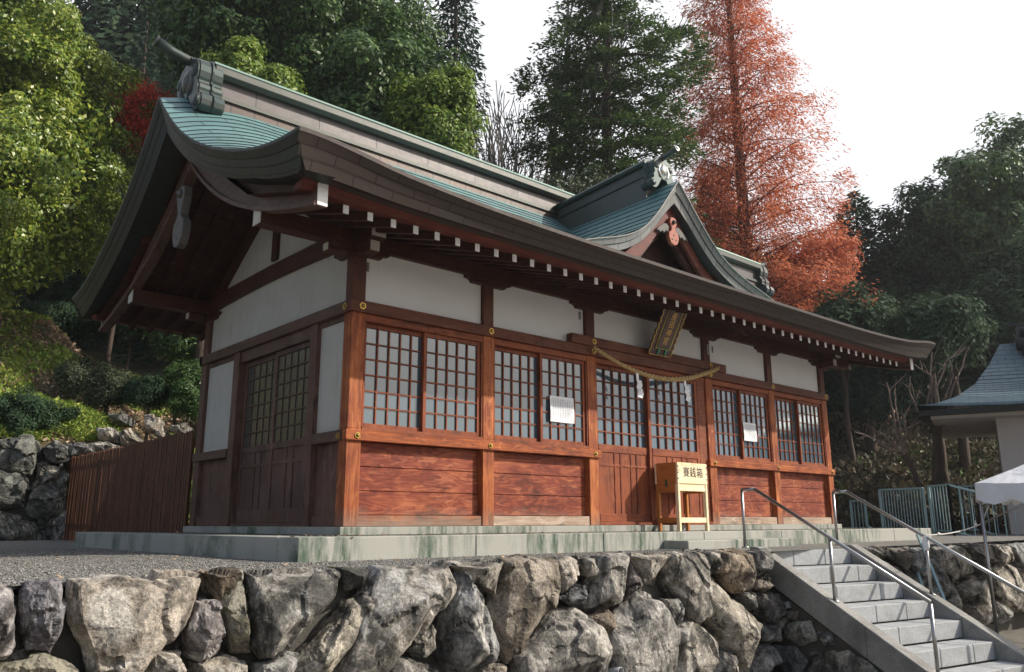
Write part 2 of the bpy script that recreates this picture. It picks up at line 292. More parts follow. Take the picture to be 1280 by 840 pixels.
# ------------------------------------------------------------------ mesh helpers
class MB:
    def __init__(s): s.v = []; s.f = []; s.uv = None; s.smooth = False
    def add(s, vs, fs):
        b = len(s.v); s.v += [tuple(map(float, p)) for p in vs]; s.f += [tuple(b+i for i in f) for f in fs]; return s
    def box(s, x0, x1, y0, y1, z0, z1):
        x0, x1 = sorted((x0, x1)); y0, y1 = sorted((y0, y1)); z0, z1 = sorted((z0, z1))
        return s.add([(x0, y0, z0), (x1, y0, z0), (x1, y1, z0), (x0, y1, z0), (x0, y0, z1), (x1, y0, z1), (x1, y1, z1), (x0, y1, z1)],
                     [(0, 3, 2, 1), (4, 5, 6, 7), (0, 1, 5, 4), (1, 2, 6, 5), (2, 3, 7, 6), (3, 0, 4, 7)])
    def bar(s, a, b, wd, ht, up=(0, 0, 1)):
        a, b = Vector(a), Vector(b); d = (b-a).normalized(); u = Vector(up); sx = d.cross(u).normalized()*wd/2; uy = sx.cross(d).normalized()*ht/2
        vs = [a-sx-uy, a+sx-uy, a+sx+uy, a-sx+uy, b-sx-uy, b+sx-uy, b+sx+uy, b-sx+uy]
        return s.add(vs, [(0, 3, 2, 1), (4, 5, 6, 7), (0, 1, 5, 4), (1, 2, 6, 5), (2, 3, 7, 6), (3, 0, 4, 7)])
    def prism(s, poly, axis, t0, t1):
        n = len(poly)
        def pt(p, t):
            return (t, p[0], p[1]) if axis == 0 else ((p[0], t, p[1]) if axis == 1 else (p[0], p[1], t))
        vs = [pt(p, t0) for p in poly]+[pt(p, t1) for p in poly]
        fs = [tuple(range(n)), tuple(range(2*n-1, n-1, -1))]+[(i, i+n, (i+1) % n+n, (i+1) % n) for i in range(n)]
        return s.add(vs, fs)
    def tube(s, pts, rad, n=8, cap=True):
        pts = [Vector(p) for p in pts]
        if not hasattr(rad, '__len__'): rad = [rad]*len(pts)
        vs = []; fs = []; prev = None
        for i, p in enumerate(pts):
            d = (pts[min(i+1, len(pts)-1)]-pts[max(i-1, 0)]).normalized()
            a = d.orthogonal().normalized() if prev is None else (prev-d*prev.dot(d)).normalized()
            prev = a; b = d.cross(a)
            for k in range(n):
                t = 2*math.pi*k/n; vs.append(p+(a*math.cos(t)+b*math.sin(t))*rad[i])
        for i in range(len(pts)-1):
            for k in range(n): fs.append((i*n+k, i*n+(k+1) % n, (i+1)*n+(k+1) % n, (i+1)*n+k))
        if cap: fs += [tuple(range(n-1, -1, -1)), tuple(range((len(pts)-1)*n, len(pts)*n))]
        s.smooth = True
        return s.add(vs, fs)
    def sweep(s, pts, prof):
        """prof: list of offsets rings (list of list of points) already in world coordinates"""
        n = len(prof[0]); vs = [p for ring in prof for p in ring]; fs = []
        for i in range(len(prof)-1):
            for k in range(n): fs.append((i*n+k, i*n+(k+1) % n, (i+1)*n+(k+1) % n, (i+1)*n+k))
        fs += [tuple(range(n-1, -1, -1)), tuple(range((len(prof)-1)*n, len(prof)*n))]
        return s.add(vs, fs)
    def grid(s, G, UV=None):
        ni, nj = len(G), len(G[0]); vs = [p for r_ in G for p in r_]
        b = len(s.v)
        fs = [(i*nj+j, i*nj+j+1, (i+1)*nj+j+1, (i+1)*nj+j) for i in range(ni-1) for j in range(nj-1)]
        s.add(vs, fs)
        if UV is not None:
            if s.uv is None: s.uv = {}
            fl = [p for r_ in UV for p in r_]
            for k, p in enumerate(fl): s.uv[b+k] = p
        return s

def finish(me, mat, smooth=False):
    if mat: me.materials.append(MATS[mat])
    if smooth: me.polygons.foreach_set('use_smooth', [True]*len(me.polygons))
    me.update()
def settags(o, label=None, cat=None, group=None, kind=None):
    for k, v in (('label', label), ('category', cat), ('group', group), ('kind', kind)):
        if v: o[k] = v
    return o
def obj(name, mb, mat, parent=None, bevel=0, label=None, cat=None, group=None, kind=None, smooth=None, normals=True, auto=None):
    me = bpy.data.meshes.new(name)
    V = mb.v; off = Vector((0, 0, 0))
    if parent is None and kind is None:
        A = np.array(V); c = (A.min(0)+A.max(0))/2; c[2] = A[:, 2].min(); off = Vector(c)
        V = (A-c).tolist()
    me.from_pydata(V, [], mb.f)
    if normals:
        bm = bmesh.new(); bm.from_mesh(me); bmesh.ops.recalc_face_normals(bm, faces=bm.faces); bm.to_mesh(me); bm.free()
    if mb.uv:
        ul = me.uv_layers.new(name='UVMap')
        for lp in me.loops: ul.data[lp.index].uv = mb.uv.get(lp.vertex_index, (0, 0))
    finish(me, mat, mb.smooth if smooth is None else smooth)
    o = bpy.data.objects.new(name, me); COL.objects.link(o)
    if parent is not None:
        o.parent = parent
        L = Vector((0, 0, 0)); pp = parent
        while pp is not None: L += pp.location; pp = pp.parent
        o.location = -L
    else: o.location = off
    if bevel:
        b = o.modifiers.new('bevel', 'BEVEL'); b.width = bevel; b.segments = 1; b.limit_method = 'ANGLE'; b.angle_limit = R(40)
    if auto:
        pass
    return settags(o, label, cat, group, kind)
def empty(name, loc, label, cat, group=None):
    o = bpy.data.objects.new(name, None); COL.objects.link(o); o.location = loc; o.empty_display_size = .2
    return settags(o, label, cat, group)
def copy_tree(o, parent=None):
    c = o.copy(); COL.objects.link(c); c.parent = parent
    for ch in [x for x in COL.objects if x.parent == o]: copy_tree(ch, c)
    return c
def npmesh(name, V, F4, mat, smooth=False):
    me = bpy.data.meshes.new(name); nv, nf = len(V), len(F4); k = F4.shape[1]
    me.vertices.add(nv); me.vertices.foreach_set('co', V.astype(np.float32).ravel())
    me.loops.add(nf*k); me.loops.foreach_set('vertex_index', F4.astype(np.int32).ravel())
    me.polygons.add(nf); me.polygons.foreach_set('loop_start', np.arange(0, nf*k, k, dtype=np.int32)); me.polygons.foreach_set('loop_total', np.full(nf, k, np.int32))
    me.update(calc_edges=True); finish(me, mat, smooth); return me
def link(name, me, parent=None, **kw):
    o = bpy.data.objects.new(name, me); COL.objects.link(o)
    if parent is not None: o.parent = parent; o.location = -parent.location
    return settags(o, **kw)
def text(name, s, size, origin, right, up, mat, parent, offset=0.0, ext=.001):
    cu = bpy.data.curves.new(name, 'FONT'); cu.body = s; cu.size = size; cu.align_x = 'CENTER'; cu.align_y = 'CENTER'; cu.extrude = ext; cu.offset = offset
    t = bpy.data.objects.new(name, cu); COL.objects.link(t)
    dg = bpy.context.evaluated_depsgraph_get(); me = bpy.data.meshes.new_from_object(t.evaluated_get(dg)); COL.objects.unlink(t); bpy.data.objects.remove(t)
    r_, u_ = Vector(right).normalized(), Vector(up).normalized(); n_ = r_.cross(u_)
    M = Matrix(((r_.x, u_.x, n_.x, origin[0]), (r_.y, u_.y, n_.y, origin[1]), (r_.z, u_.z, n_.z, origin[2]), (0, 0, 0, 1)))
    me.transform(M); me.materials.clear(); me.materials.append(MATS[mat])
    o = bpy.data.objects.new(name, me); COL.objects.link(o); o.parent = parent
    L = Vector((0, 0, 0)); pp = parent
    while pp is not None: L += pp.location; pp = pp.parent
    o.location = -L; return o

# ------------------------------------------------------------------ ground and hill
ZG = -0.27; ZL = -1.5
FX = np.array([-80, -12, 2, 12, 18, 26, 60.]); FY = np.array([11.0, 11.0, 11.0, 8.6, 4.6, -1.0, -22.])
def hill(x, y):
    x = np.asarray(x, float); y = np.asarray(y, float)
    fy = np.interp(x, FX, FY); slope = np.where(x < 2, 1.0, np.where(x < 12, .96, .80)); d = (y-fy)*slope
    step = np.clip(1-(x-1.0)/2.5, 0, 1)*1.75
    dd = np.clip(d, 0, None)
    h = np.where(dd < 9, .50*dd, 4.5+.30*(dd-9)); h = np.minimum(h, 22)
    h = h + step*np.clip(dd/.35, 0, 1)
    h = h + np.where(dd > .5, .18*np.sin(x*1.3+y*.7)+.12*np.sin(x*.5-y*1.9), 0)*np.clip(dd-.5, 0, 1)
    return ZG+h
def hz(x, y): return float(hill(x, y))
def sheet(name, xs, ys, fz, mat, **kw):
    X, Y = np.meshgrid(xs, ys); Z = fz(X, Y); V = np.stack([X, Y, Z], -1).reshape(-1, 3)
    nx, ny = len(xs), len(ys); i, j = np.meshgrid(np.arange(nx-1), np.arange(ny-1)); a = (j*nx+i).ravel()
    F = np.stack([a, a+1, a+nx+1, a+nx], 1); return link(name, npmesh(name, V, F, mat, True), **kw)
xs = np.concatenate([np.linspace(-60, -12, 25), np.arange(-11.6, 30, .4), np.linspace(31, 110, 40)])
ys = np.concatenate([[-2.42, 0, 3, 5], np.arange(5.4, 26, .35), np.linspace(27, 90, 32)])
# terrace is flat in front of the hill foot; hill and terrace are two sheets
sheet('terrace_ground', np.linspace(-60, 15.5, 60), np.array([-2.50, 0, 2, 4, 6, 8, 10, 10.99]), lambda X, Y: np.full_like(X, ZG), 'gravel_ground', kind='structure')
sheet('terrace_ground_far', np.linspace(15.5, 110, 40), np.linspace(-3.4, 11, 20), lambda X, Y: np.full_like(X, ZG-.004), 'gravel_ground', kind='structure')
xs2 = np.concatenate([np.linspace(-60, -12, 25), np.arange(-11.6, 34, .4), np.linspace(35, 120, 40)])
ts = np.concatenate([[0, .05, .2, .35, .5, .8], np.arange(1.1, 14, .4), np.linspace(15, 80, 30)])
X, T = np.meshgrid(xs2, ts); Y = np.interp(X, FX, FY)+T-.01; Z = hill(X, Y)
V = np.stack([X, Y, Z], -1).reshape(-1, 3); nx, ny = len(xs2), len(ts); i, j = np.meshgrid(np.arange(nx-1), np.arange(ny-1)); a = (j*nx+i).ravel()
link('hillside', npmesh('hillside', V, np.stack([a, a+1, a+nx+1, a+nx], 1), 'hill_soil', True), kind='structure')
g = MB(); g.add([(-700, -700, ZL), (700, -700, ZL), (700, 700, ZL), (-700, 700, ZL)], [(0, 1, 2, 3)]); obj('lower_ground', g, 'lower_soil', kind='structure')

# pebbles strewn over the gravel in front of the platform
def pebbles(n, size, region, z, name, label):
    ico = np.array([(0, 0, 1), (.9, 0, .2), (-.2, .85, .25), (-.85, -.1, .2), (.1, -.9, .25), (0, 0, -.7)], float)
    tri = np.array([(0, 1, 2), (0, 2, 3), (0, 3, 4), (0, 4, 1), (5, 2, 1), (5, 3, 2), (5, 4, 3), (5, 1, 4)])
    pos = region(n); n = len(pos)
    s = size*(.5+rng.random((n, 1, 1))*1.0)*np.stack([.8+.5*rng.random(n), .8+.5*rng.random(n), .5+.35*rng.random(n)], -1)[:, None, :]
    a = rng.random(n)*6.28; ca, sa = np.cos(a), np.sin(a)
    B = np.repeat(ico[None], n, 0)+rng.normal(0, .12, (n, 6, 3)); B = B*s
    x = B[..., 0]*ca[:, None]-B[..., 1]*sa[:, None]; y = B[..., 0]*sa[:, None]+B[..., 1]*ca[:, None]
    V = np.stack([x, y, B[..., 2]], -1)+pos[:, None, :]
    F = (tri[None]+(np.arange(n)*6)[:, None, None]).reshape(-1, 3)
    return link(name, npmesh(name, V.reshape(-1, 3), F, 'pebble'), kind='stuff', label=label, cat='gravel')
def reg(n):
    x = rng.uniform(-7.5, 3.7, n); y = rng.uniform(-2.5, 4.0, n)
    keep = ((y < -1.28) | (x < -1.15)) & (rng.random(n) < np.where((y < -.5), 1, np.where(y < 1.2, .45, .2)))
    x, y = x[keep], y[keep]; return np.stack([x, y, np.full_like(x, ZG+.002)], -1)
pebbles(120000, .0062, reg, ZG, 'gravel', 'loose grey gravel strewn between stone wall and platform')

# ------------------------------------------------------------------ boulders
def convex_rock(poly3, depth_dir, depth, seed, detail=3, rough=.03, back=.25):
    """poly3: outline as 3D points on the wall face; depth_dir points out of the wall towards the viewer"""
    r_ = random.Random(seed); pts = [Vector(p) for p in poly3]; c = sum(pts, Vector())/len(pts); dv = Vector(depth_dir)
    size = max((p-c).length for p in pts)
    bm = bmesh.new()
    for p in pts:
        q_ = c+(p-c)*1.05
        bm.verts.new(q_+dv*r_.uniform(.0, .04)); bm.verts.new(c+(p-c)*.85-dv*back)
        bm.verts.new(c+(p-c)*r_.uniform(.82, .97)+dv*depth*r_.uniform(.3, .8))
    for _ in range(4):
        p = pts[r_.randrange(len(pts))]; bm.verts.new(c+(p-c)*r_.uniform(.05, .55)+dv*depth*r_.uniform(.8, 1.15))
    ret = bmesh.ops.convex_hull(bm, input=bm.verts[:])
    bmesh.ops.delete(bm, geom=[v_ for v_ in bm.verts if not v_.link_faces], context='VERTS')
    bmesh.ops.dissolve_limit(bm, angle_limit=R(16), verts=bm.verts[:], edges=bm.edges[:])
    bmesh.ops.bevel(bm, geom=bm.edges[:], offset=size*.02, segments=1, affect='EDGES')
    bmesh.ops.triangulate(bm, faces=bm.faces[:])
    tgt = max(.013, size*.035)
    for _ in range(detail+1):
        es = [e for e in bm.edges if e.calc_length() > tgt*1.6]
        if not es or len(bm.faces) > 14000: break
        bmesh.ops.subdivide_edges(bm, edges=es, cuts=1, use_grid_fill=False); bmesh.ops.triangulate(bm, faces=[f for f in bm.faces if len(f.verts) > 3])
    bm.normal_update(); o = Vector((seed*3.1, seed*1.7, 0))
    for v_ in bm.verts:
        q_ = v_.co+o
        k1 = 1/size**.5
        n1 = mnoise.fractal(q_*(2.0*k1), 1.0, 2.0, 3)
        w_ = q_+Vector((mnoise.noise(q_*3*k1), mnoise.noise(q_*3*k1+Vector((9, 0, 0))), mnoise.noise(q_*3*k1+Vector((0, 9, 0)))))*.12
        dst, pt = mnoise.voronoi(w_*(2.3*k1)); cell = mnoise.cell(pt[0]*7.3); tilt = (w_*(2.3*k1)-pt[0]).dot(Vector((mnoise.cell(pt[0]*3.1+Vector((5, 0, 0)))-.5, mnoise.cell(pt[0]*3.1+Vector((0, 5, 0)))-.5, mnoise.cell(pt[0]*3.1)-.5)))
        crack = max(0.0, 1-(dst[1]-dst[0])*9)
        f1 = mnoise.fractal(q_*(16*k1), .8, 2.1, 3)
        v_.co += v_.normal*(n1*rough*.9*size**.5+(cell-.5)*rough*.30*size**.5+tilt*rough*1.0*size**.5-crack*rough*.14*size**.5+f1*rough*.13)
    return bm
def rock_obj(name, bm, mat, parent=None, **kw):
    me = bpy.data.meshes.new(name)
    off = Vector((0, 0, 0))
    if parent is None:
        lo = Vector([min(v_.co[k] for v_ in bm.verts) for k in range(3)]); hi = Vector([max(v_.co[k] for v_ in bm.verts) for k in range(3)]); off = (lo+hi)/2; off.z = lo.z
        for v_ in bm.verts: v_.co -= off
    bm.to_mesh(me); bm.free(); finish(me, mat, False)
    try: me.shade_auto_smooth
    except Exception: pass
    o = bpy.data.objects.new(name, me); COL.objects.link(o); o.location = off
    me.polygons.foreach_set('use_smooth', [False]*len(me.polygons))
    if parent is not None: o.parent = parent; o.location = -parent.location
    return settags(o, **kw)

A_ = [  # traced outlines in doubled pixels of the left half
 ([(-60,195),(25,195),(35,260),(30,330),(10,365),(-60,365)],'rock_purple'),
 ([(55,200),(110,175),(145,190),(155,250),(140,300),(110,345),(60,340),(45,290)],'rock_purple'),
 ([(165,190),(235,172),(380,180),(490,180),(480,225),(440,290),(330,400),(220,410),(190,330),(170,270)],'rock_light'),
 ([(490,175),(575,172),(580,195),(545,225),(520,205),(490,200)],'rock_rust'),
 ([(480,222),(530,215),(550,300),(530,350),(490,380),(455,340),(450,285)],'rock_purple'),
 ([(600,175),(660,160),(830,158),(825,200),(760,280),(700,345),(640,365),(610,330),(600,260)],'rock_dark'),
 ([(845,155),(915,155),(900,190),(860,195),(840,180)],'rock_moss'),
 ([(925,152),(960,145),(1095,155),(1118,185),(1080,250),(1010,320),(930,410),(800,430),(850,320),(900,220)],'rock_dark'),
 ([(700,400),(780,300),(860,225),(905,210),(880,300),(820,420),(700,440)],'rock'),
 ([(1010,330),(1060,275),(1080,300),(1070,340),(1040,365),(1000,350)],'rock'),
 ([(-60,400),(20,370),(100,350),(160,375),(200,420),(180,480),(-60,480)],'rock_moss'),
 ([(380,345),(440,350),(460,390),(440,430),(350,430)],'rock'),
 ([(480,375),(560,358),(610,370),(620,440),(480,460)],'rock_light'),
 ([(950,360),(1030,370),(1085,400),(1080,460),(930,460)],'rock_dark'),
 ([(540,240),(595,200),(600,290),(620,350),(570,350),(555,300)],'rock_moss'),
 ([(640,380),(700,355),(760,360),(690,440),(630,440)],'rock_dark'),
 ([(200,420),(330,415),(340,470),(210,480)],'rock_dark'),
]
B_ = [
 ([(20,90),(240,72),(238,105),(205,190),(150,160),(90,115)],'rock_light'),
 ([(40,135),(75,130),(150,270),(220,370),(205,430),(130,480),(60,470),(0,400),(10,300)],'rock'),
 ([(230,100),(330,78),(430,88),(420,140),(400,215),(350,290),(260,430),(225,330),(190,240),(215,170)],'rock_rust'),
 ([(430,80),(500,72),(515,110),(490,160),(440,180),(420,160)],'rock'),
 ([(515,68),(580,62),(585,110),(540,125),(515,105)],'rock_light'),
 ([(590,60),(690,55),(697,100),(660,210),(600,225),(545,235),(550,180),(570,120)],'rock'),
 ([(680,45),(835,42),(825,70),(760,125),(735,130),(690,80)],'rock_light'),
 ([(838,48),(950,42),(985,75),(960,130),(975,180),(970,250),(950,300),(880,230),(850,170),(820,100)],'rock'),
 ([(955,34),(1025,35),(1015,85),(995,105),(970,60)],'rock'),
 ([(1020,42),(1130,37),(1140,100),(1125,170),(1080,175),(1010,95)],'rock_rust'),
 ([(1145,35),(1210,32),(1210,70),(1190,120),(1150,115),(1138,80)],'rock_dark'),
 ([(965,150),(1000,120),(1080,190),(1140,250),(1170,290),(1150,380),(1110,480),(1080,440),(1040,360),(980,280),(950,190)],'rock_light'),
 ([(440,235),(510,225),(570,290),(605,380),(610,500),(285,500),(290,400),(350,330),(400,270)],'rock'),
 ([(560,260),(620,235),(650,270),(640,320),(600,335),(570,310)],'rock_rust'),
 ([(710,160),(760,180),(820,240),(855,320),(850,500),(640,500),(620,370),(640,290),(690,200)],'rock'),
 ([(820,200),(860,195),(890,230),(870,280),(840,270)],'rock_light'),
 ([(860,310),(910,270),(970,310),(1020,350),(1000,430),(985,500),(860,500)],'rock'),
 ([(1020,385),(1060,390),(1090,500),(1000,500)],'rock_dark'),
 ([(460,200),(520,150),(545,165),(530,210),(490,225)],'rock_dark'),
 ([(1150,125),(1200,120),(1215,150),(1180,175),(1150,160)],'rock_rust'),
 ([(1100,180),(1155,175),(1160,240),(1120,240)],'rock_dark'),
 ([(1165,180),(1225,170),(1250,260),(1200,290),(1170,250)],'rock_dark'),
 ([(1175,290),(1230,290),(1235,350),(1180,350)],'rock_dark'),
 ([(1160,370),(1210,360),(1235,420),(1180,440),(1140,490),(1120,480)],'rock'),
 ([(140,440),(205,425),(250,435),(265,500),(140,500)],'rock_light'),
 ([(700,90),(735,135),(720,170),(665,215),(690,130)],'rock_purple'),
]
YW = -2.48
wall = empty('boulder_retaining_wall', (-2, YW, ZL), 'long rough boulder retaining wall in front of the shrine, left of the granite steps', 'retaining wall')
# backing, with steps so that no stone floats
b = MB(); b.box(-14, 3.76, YW+.06, YW+.5, ZL-.3, ZG-.05); obj('wall_backing', b, 'mortar', wall)
k = 0
for lst, fx in ((A_, lambda x, y: (x/2, 640+y/2)), (B_, lambda x, y: (540+x/2.909, 680+y/2.909))):
    for poly, mt in lst:
        k += 1
        pts = [PY(*fx(*p), YW-.02) for p in poly]
        pts = [(p[0], p[1], p[2] if p[2] < ZG-.10 else ZG+rnd.uniform(.012, .045)) for p in pts]
        sz = max(np.linalg.norm(np.array(a)-np.array(c)) for a in pts for c in pts)
        rock_obj('boulder', convex_rock(pts, (0, -1, 0), .10+.22*min(sz, 1.0)*rnd.uniform(.7, 1.1), k, 4, .035, .22), mt, wall)
# fill stones lower down and outside the traced part
def fill_stones(n, x0, x1, z0, z1, yf, smin, smax, parent, seed, mats, dirv=(0, -1, 0), dep=.12):
    r_ = random.Random(seed)
    for i_ in range(n):
        cx, cz, s_ = r_.uniform(x0, x1), r_.uniform(z0, z1), r_.uniform(smin, smax)
        m_ = r_.randint(5, 8); a0 = r_.random()*6
        pts = [(cx+s_*math.cos(a0+6.283*t/m_)*r_.uniform(.75, 1.1), yf(cx), min(z1+.02, cz+s_*.9*math.sin(a0+6.283*t/m_)*r_.uniform(.75, 1.1))) for t in range(m_)]
        rock_obj('boulder', convex_rock(pts, dirv, dep, seed*50+i_, 2, .03, .15), r_.choice(mats), parent)
fill_stones(44, -3.6, 3.6, ZL+.35, ZG-.10, lambda x: YW+.06, .06, .15, wall, 3, ['rock_dark', 'rock', 'rock_moss'], dep=.05)
fill_stones(10, -7.5, -3.9, ZL+.3, ZG-.2, lambda x: YW, .25, .42, wall, 4, ['rock', 'rock_purple', 'rock_light', 'rock_dark'], dep=.2)

# right retaining wall
R_ = [
 ([(530,378),(590,375),(590,410),(560,420)],'rock_dark'), ([(590,375),(700,372),(695,420),(670,470),(600,415)],'rock_rust'),
 ([(700,372),(765,375),(745,440),(700,480),(680,450)],'rock'), ([(790,375),(890,367),(930,400),(920,470),(850,500),(800,440)],'rock'),
 ([(700,470),(790,400),(800,460),(850,520),(820,560),(720,560)],'rock_dark'), ([(800,480),(860,510),(890,600),(880,650),(820,560)],'rock'),
 ([(890,500),(950,485),(990,560),(1020,640),(980,665),(930,620),(880,540)],'rock'), ([(850,530),(900,510),(905,560),(870,560)],'rock_dark'),
 ([(895,362),(985,362),(1000,420),(960,450),(930,420)],'rock_dark'), ([(990,362),(1060,365),(1060,420),(1020,440),(1003,400)],'rock'),
 ([(1040,425),(1090,440),(1140,530),(1135,620),(1060,600),(1020,520),(1010,460)],'rock'), ([(1068,361),(1200,358),(1200,480),(1140,500),(1080,420)],'rock_dark'),
 ([(890,580),(930,600),(950,630),(920,650)],'rock_light'), ([(1000,550),(1050,600),(1050,650),(1020,660)],'rock'), ([(930,430),(990,440),(1000,530),(960,480)],'rock_dark'),
 ([(1150,520),(1220,490),(1240,600),(1150,620)],'rock'), ([(560,430),(600,420),(670,480),(650,540),(560,520)],'rock_dark'),
]
def yr(x): return -2.62-.09*(x-5.3)
def PR(px, py):
    d = ray(px, py); t = (-2.62+.09*5.3-.09*CAM[0]-CAM[1])/(d[1]+.09*d[0]); return CAM+d*t
wr = empty('boulder_retaining_wall', (8, yr(8), ZL), 'lower boulder retaining wall to the right of the granite steps, below the teal railings', 'retaining wall')
b = MB(); b.add([(x, yr(x)+dy, z) for x in (5.42, 30) for dy in (.12, .6) for z in (ZL-.2, ZG-.05)], [(0, 1, 3, 2), (4, 6, 7, 5), (0, 4, 5, 1), (2, 3, 7, 6), (1, 5, 7, 3), (0, 2, 6, 4)])
obj('wall_backing', b, 'mortar', wr)
for poly, mt in R_:
    k += 1; pts = [PR(900+x/3, 560+y/3) for x, y in poly]; pts = [(p[0], p[1], max(min(p[2], ZG+.03), ZL-.1)) for p in pts]
    rock_obj('boulder', convex_rock(pts, (-.09, -.995, 0), .2, k, 3, .04, .22), mt, wr)
fill_stones(12, 9.6, 17, ZL+.3, ZG-.15, yr, .3, .5, wr, 5, ['rock', 'rock_dark', 'rock_light'], dep=.2)
fill_stones(14, 5.6, 9.6, ZL+.2, ZG-.15, lambda x: yr(x)+.1, .14, .24, wr, 6, ['rock_dark', 'rock'], dep=.08)

# ------------------------------------------------------------------ granite stairs
th = R(10.37); SU = Vector((math.cos(th), -math.sin(th), 0)); SV = Vector((-math.sin(th), -math.cos(th), 0)); SO = Vector((3.904, -2.367, ZG)); TR, RI, SW = .313, .172, 1.415
def S(k_, off, dz=0): return SO+SV*TR*k_+SU*off+Vector((0, 0, dz))
stairs = empty('granite_stairs', S(3.5, .7, ZL-ZG), 'pale granite steps with sloping side strings cut through the boulder wall', 'steps')
def hexa(mb, a, bvec, cvec, dvec):
    a, b_, c_, d_ = Vector(a), Vector(bvec), Vector(cvec), Vector(dvec)
    return mb.add([a, a+b_, a+b_+c_, a+c_, a+d_, a+b_+d_, a+b_+c_+d_, a+c_+d_], [(0, 3, 2, 1), (4, 5, 6, 7), (0, 1, 5, 4), (1, 2, 6, 5), (2, 3, 7, 6), (3, 0, 4, 7)])
NST = 7
for k_ in range(NST):
    cuts = [0, (.42, .95), (.62, 1.1), (.30, 1.02), (.48, .98), (.36, .9), (.5, 1.05), (.4, .95)][k_+1 if k_ < 7 else 1]
    xsx = [0]+list(cuts)+[SW]
    mb = MB()
    for a_, b_ in zip(xsx[:-1], xsx[1:]):
        hexa(mb, S(k_-.9 if k_ else -.5, a_+.003, -RI*k_-RI+.002), SU*(b_-a_-.006), SV*TR*((.9 if k_ else .5)+.0), Vector((0, 0, RI-.004)))
    obj('step', mb, 'granite_step', stairs, bevel=.006)
mb = MB(); mb.add([S(-.5, 0.01, -RI), S(-.5, SW-.01, -RI), S(7, SW-.01, -RI*8), S(7, .01, -RI*8), S(-.5, .01, -1.6), S(-.5, SW-.01, -1.6), S(7, SW-.01, -1.6), S(7, .01, -1.6)],
                  [(0, 1, 2, 3), (4, 5, 6, 7), (0, 1, 5, 4), (1, 2, 6, 5), (2, 3, 7, 6), (3, 0, 4, 7)]); obj('stair_core', mb, 'mortar', stairs)
for off in (-.15, SW+.005):
    mb = MB(); cuts = [-.35, 1.0, 4.0, 7.6]
    lift = .045
    def zt_(k_): return lift-RI*max(k_-.0, 0) if k_ > 0 else lift
    for a_, b_ in zip(cuts[:-1], cuts[1:]):
        kk = [a_, 0, b_] if a_ < 0 < b_ else [a_, b_]
        for c0, c1 in zip(kk[:-1], kk[1:]):
            e = .012 if c1 == b_ else 0
            t0, t1 = zt_(c0), zt_(c1-e)
            p0, p1 = S(c0, off), S(c1-e, off); wv_ = SU*.145; dn = .30
            vs = [p0+Vector((0, 0, t0)), p1+Vector((0, 0, t1)), p1+Vector((0, 0, t1-dn)), p0+Vector((0, 0, t0-dn))]
            mb.add(vs+[x+wv_ for x in vs], [(0, 1, 2, 3), (4, 7, 6, 5), (0, 4, 5, 1), (1, 5, 6, 2), (2, 6, 7, 3), (3, 7, 4, 0)])
    obj('stair_string', mb, 'granite_string', stairs, bevel=.006)
# small stones that fill the triangular flank below the left string
def PS(px, py, off=-.13):
    d = ray(px, py); n_ = np.array(SU); o_ = np.array(S(0, off)); t = ((o_-CAM)@n_)/(d@n_); return CAM+d*t
flank = MB(); flank.add([S(-.3, -.11, -.25), S(7.2, -.11, -.25-RI*7.2), S(7.2, -.11, -1.6), S(-.3, -.11, -1.6), S(-.3, -.02, -.25), S(7.2, -.02, -.25-RI*7.2), S(7.2, -.02, -1.6), S(-.3, -.02, -1.6)],
                        [(0, 1, 2, 3), (4, 7, 6, 5), (0, 4, 5, 1), (1, 5, 6, 2), (2, 6, 7, 3), (3, 7, 4, 0)]); obj('flank_wall', flank, 'mortar', stairs)
for poly, mt in [([(205,590),(260,575),(265,600),(230,610)],'rock_dark'), ([(195,625),(250,620),(255,690),(205,700)],'rock'), ([(258,655),(345,645),(365,720),(300,745),(250,710)],'rock'),
                 ([(195,735),(295,745),(330,800),(300,850),(205,820)],'rock'), ([(340,765),(480,755),(560,800),(640,900),(340,900)],'rock_dark'), ([(255,612),(300,610),(290,645),(258,642)],'rock_rust'),
                 ([(372,690),(420,690),(430,740),(390,745)],'rock_dark'), ([(215,870),(330,850),(340,900),(215,900)],'rock'), ([(160,560),(200,575),(195,640),(160,640)],'rock_dark'), ([(150,660),(195,700),(190,760),(150,750)],'rock_dark')]:
    k += 1; pts = [PS(900+x/3, 560+y/3) for x, y in poly]; rock_obj('flank_stone', convex_rock(pts, -SU, .07, k, 3, .025, .06), mt, stairs)

# handrails
def handrail(off, ks, label):
    r0 = empty('stair_handrail', S(3, off, ZL-ZG), label, 'handrail', 'stainless handrails of the granite steps')
    H = .665
    top = [S(-.75, off, H), S(-.15, off, H)]+[S(ks[-1], off, H-RI*ks[-1]-.01)]
    mb = MB(); mb.tube([top[0], top[1]], .019, 12); mb.tube([top[1], top[2]], .019, 12); obj('rail', mb, 'steel', r0)
    for i_, k_ in enumerate(ks):
        base = S(k_, off, (-RI*max(k_, 0)+.03)); tp = S(k_, off, H-RI*max(k_+.15, 0)) if k_ > 0 else S(k_, off, H)
        mb = MB(); mb.tube([base, tp], .017, 12); mb.tube([base, base+Vector((0, 0, .012))], .04, 14); obj('post', mb, 'steel', r0)
    return r0
handrail(-.08, [-.75, 2.85, 6.05], 'stainless steel handrail on the near left side of the granite steps')
hr2 = handrail(SW+.08, [-.75, 2.9, 6.1], 'stainless steel handrail on the far right side of the granite steps, rope tied to it')
mb = MB(); c0 = S(2.9, SW+.08, -RI*2.9+.5)
mb.tube([c0, c0+Vector((.004, 0, .05)), c0+Vector((0, 0, .12)), c0+Vector((-.003, 0, .155))], [.022, .034, .03, .022], 9)
obj('plastic_wrapping', mb, 'plastic_wrap', label='crumpled white plastic tied round the middle post of the right handrail', cat='wrapping')

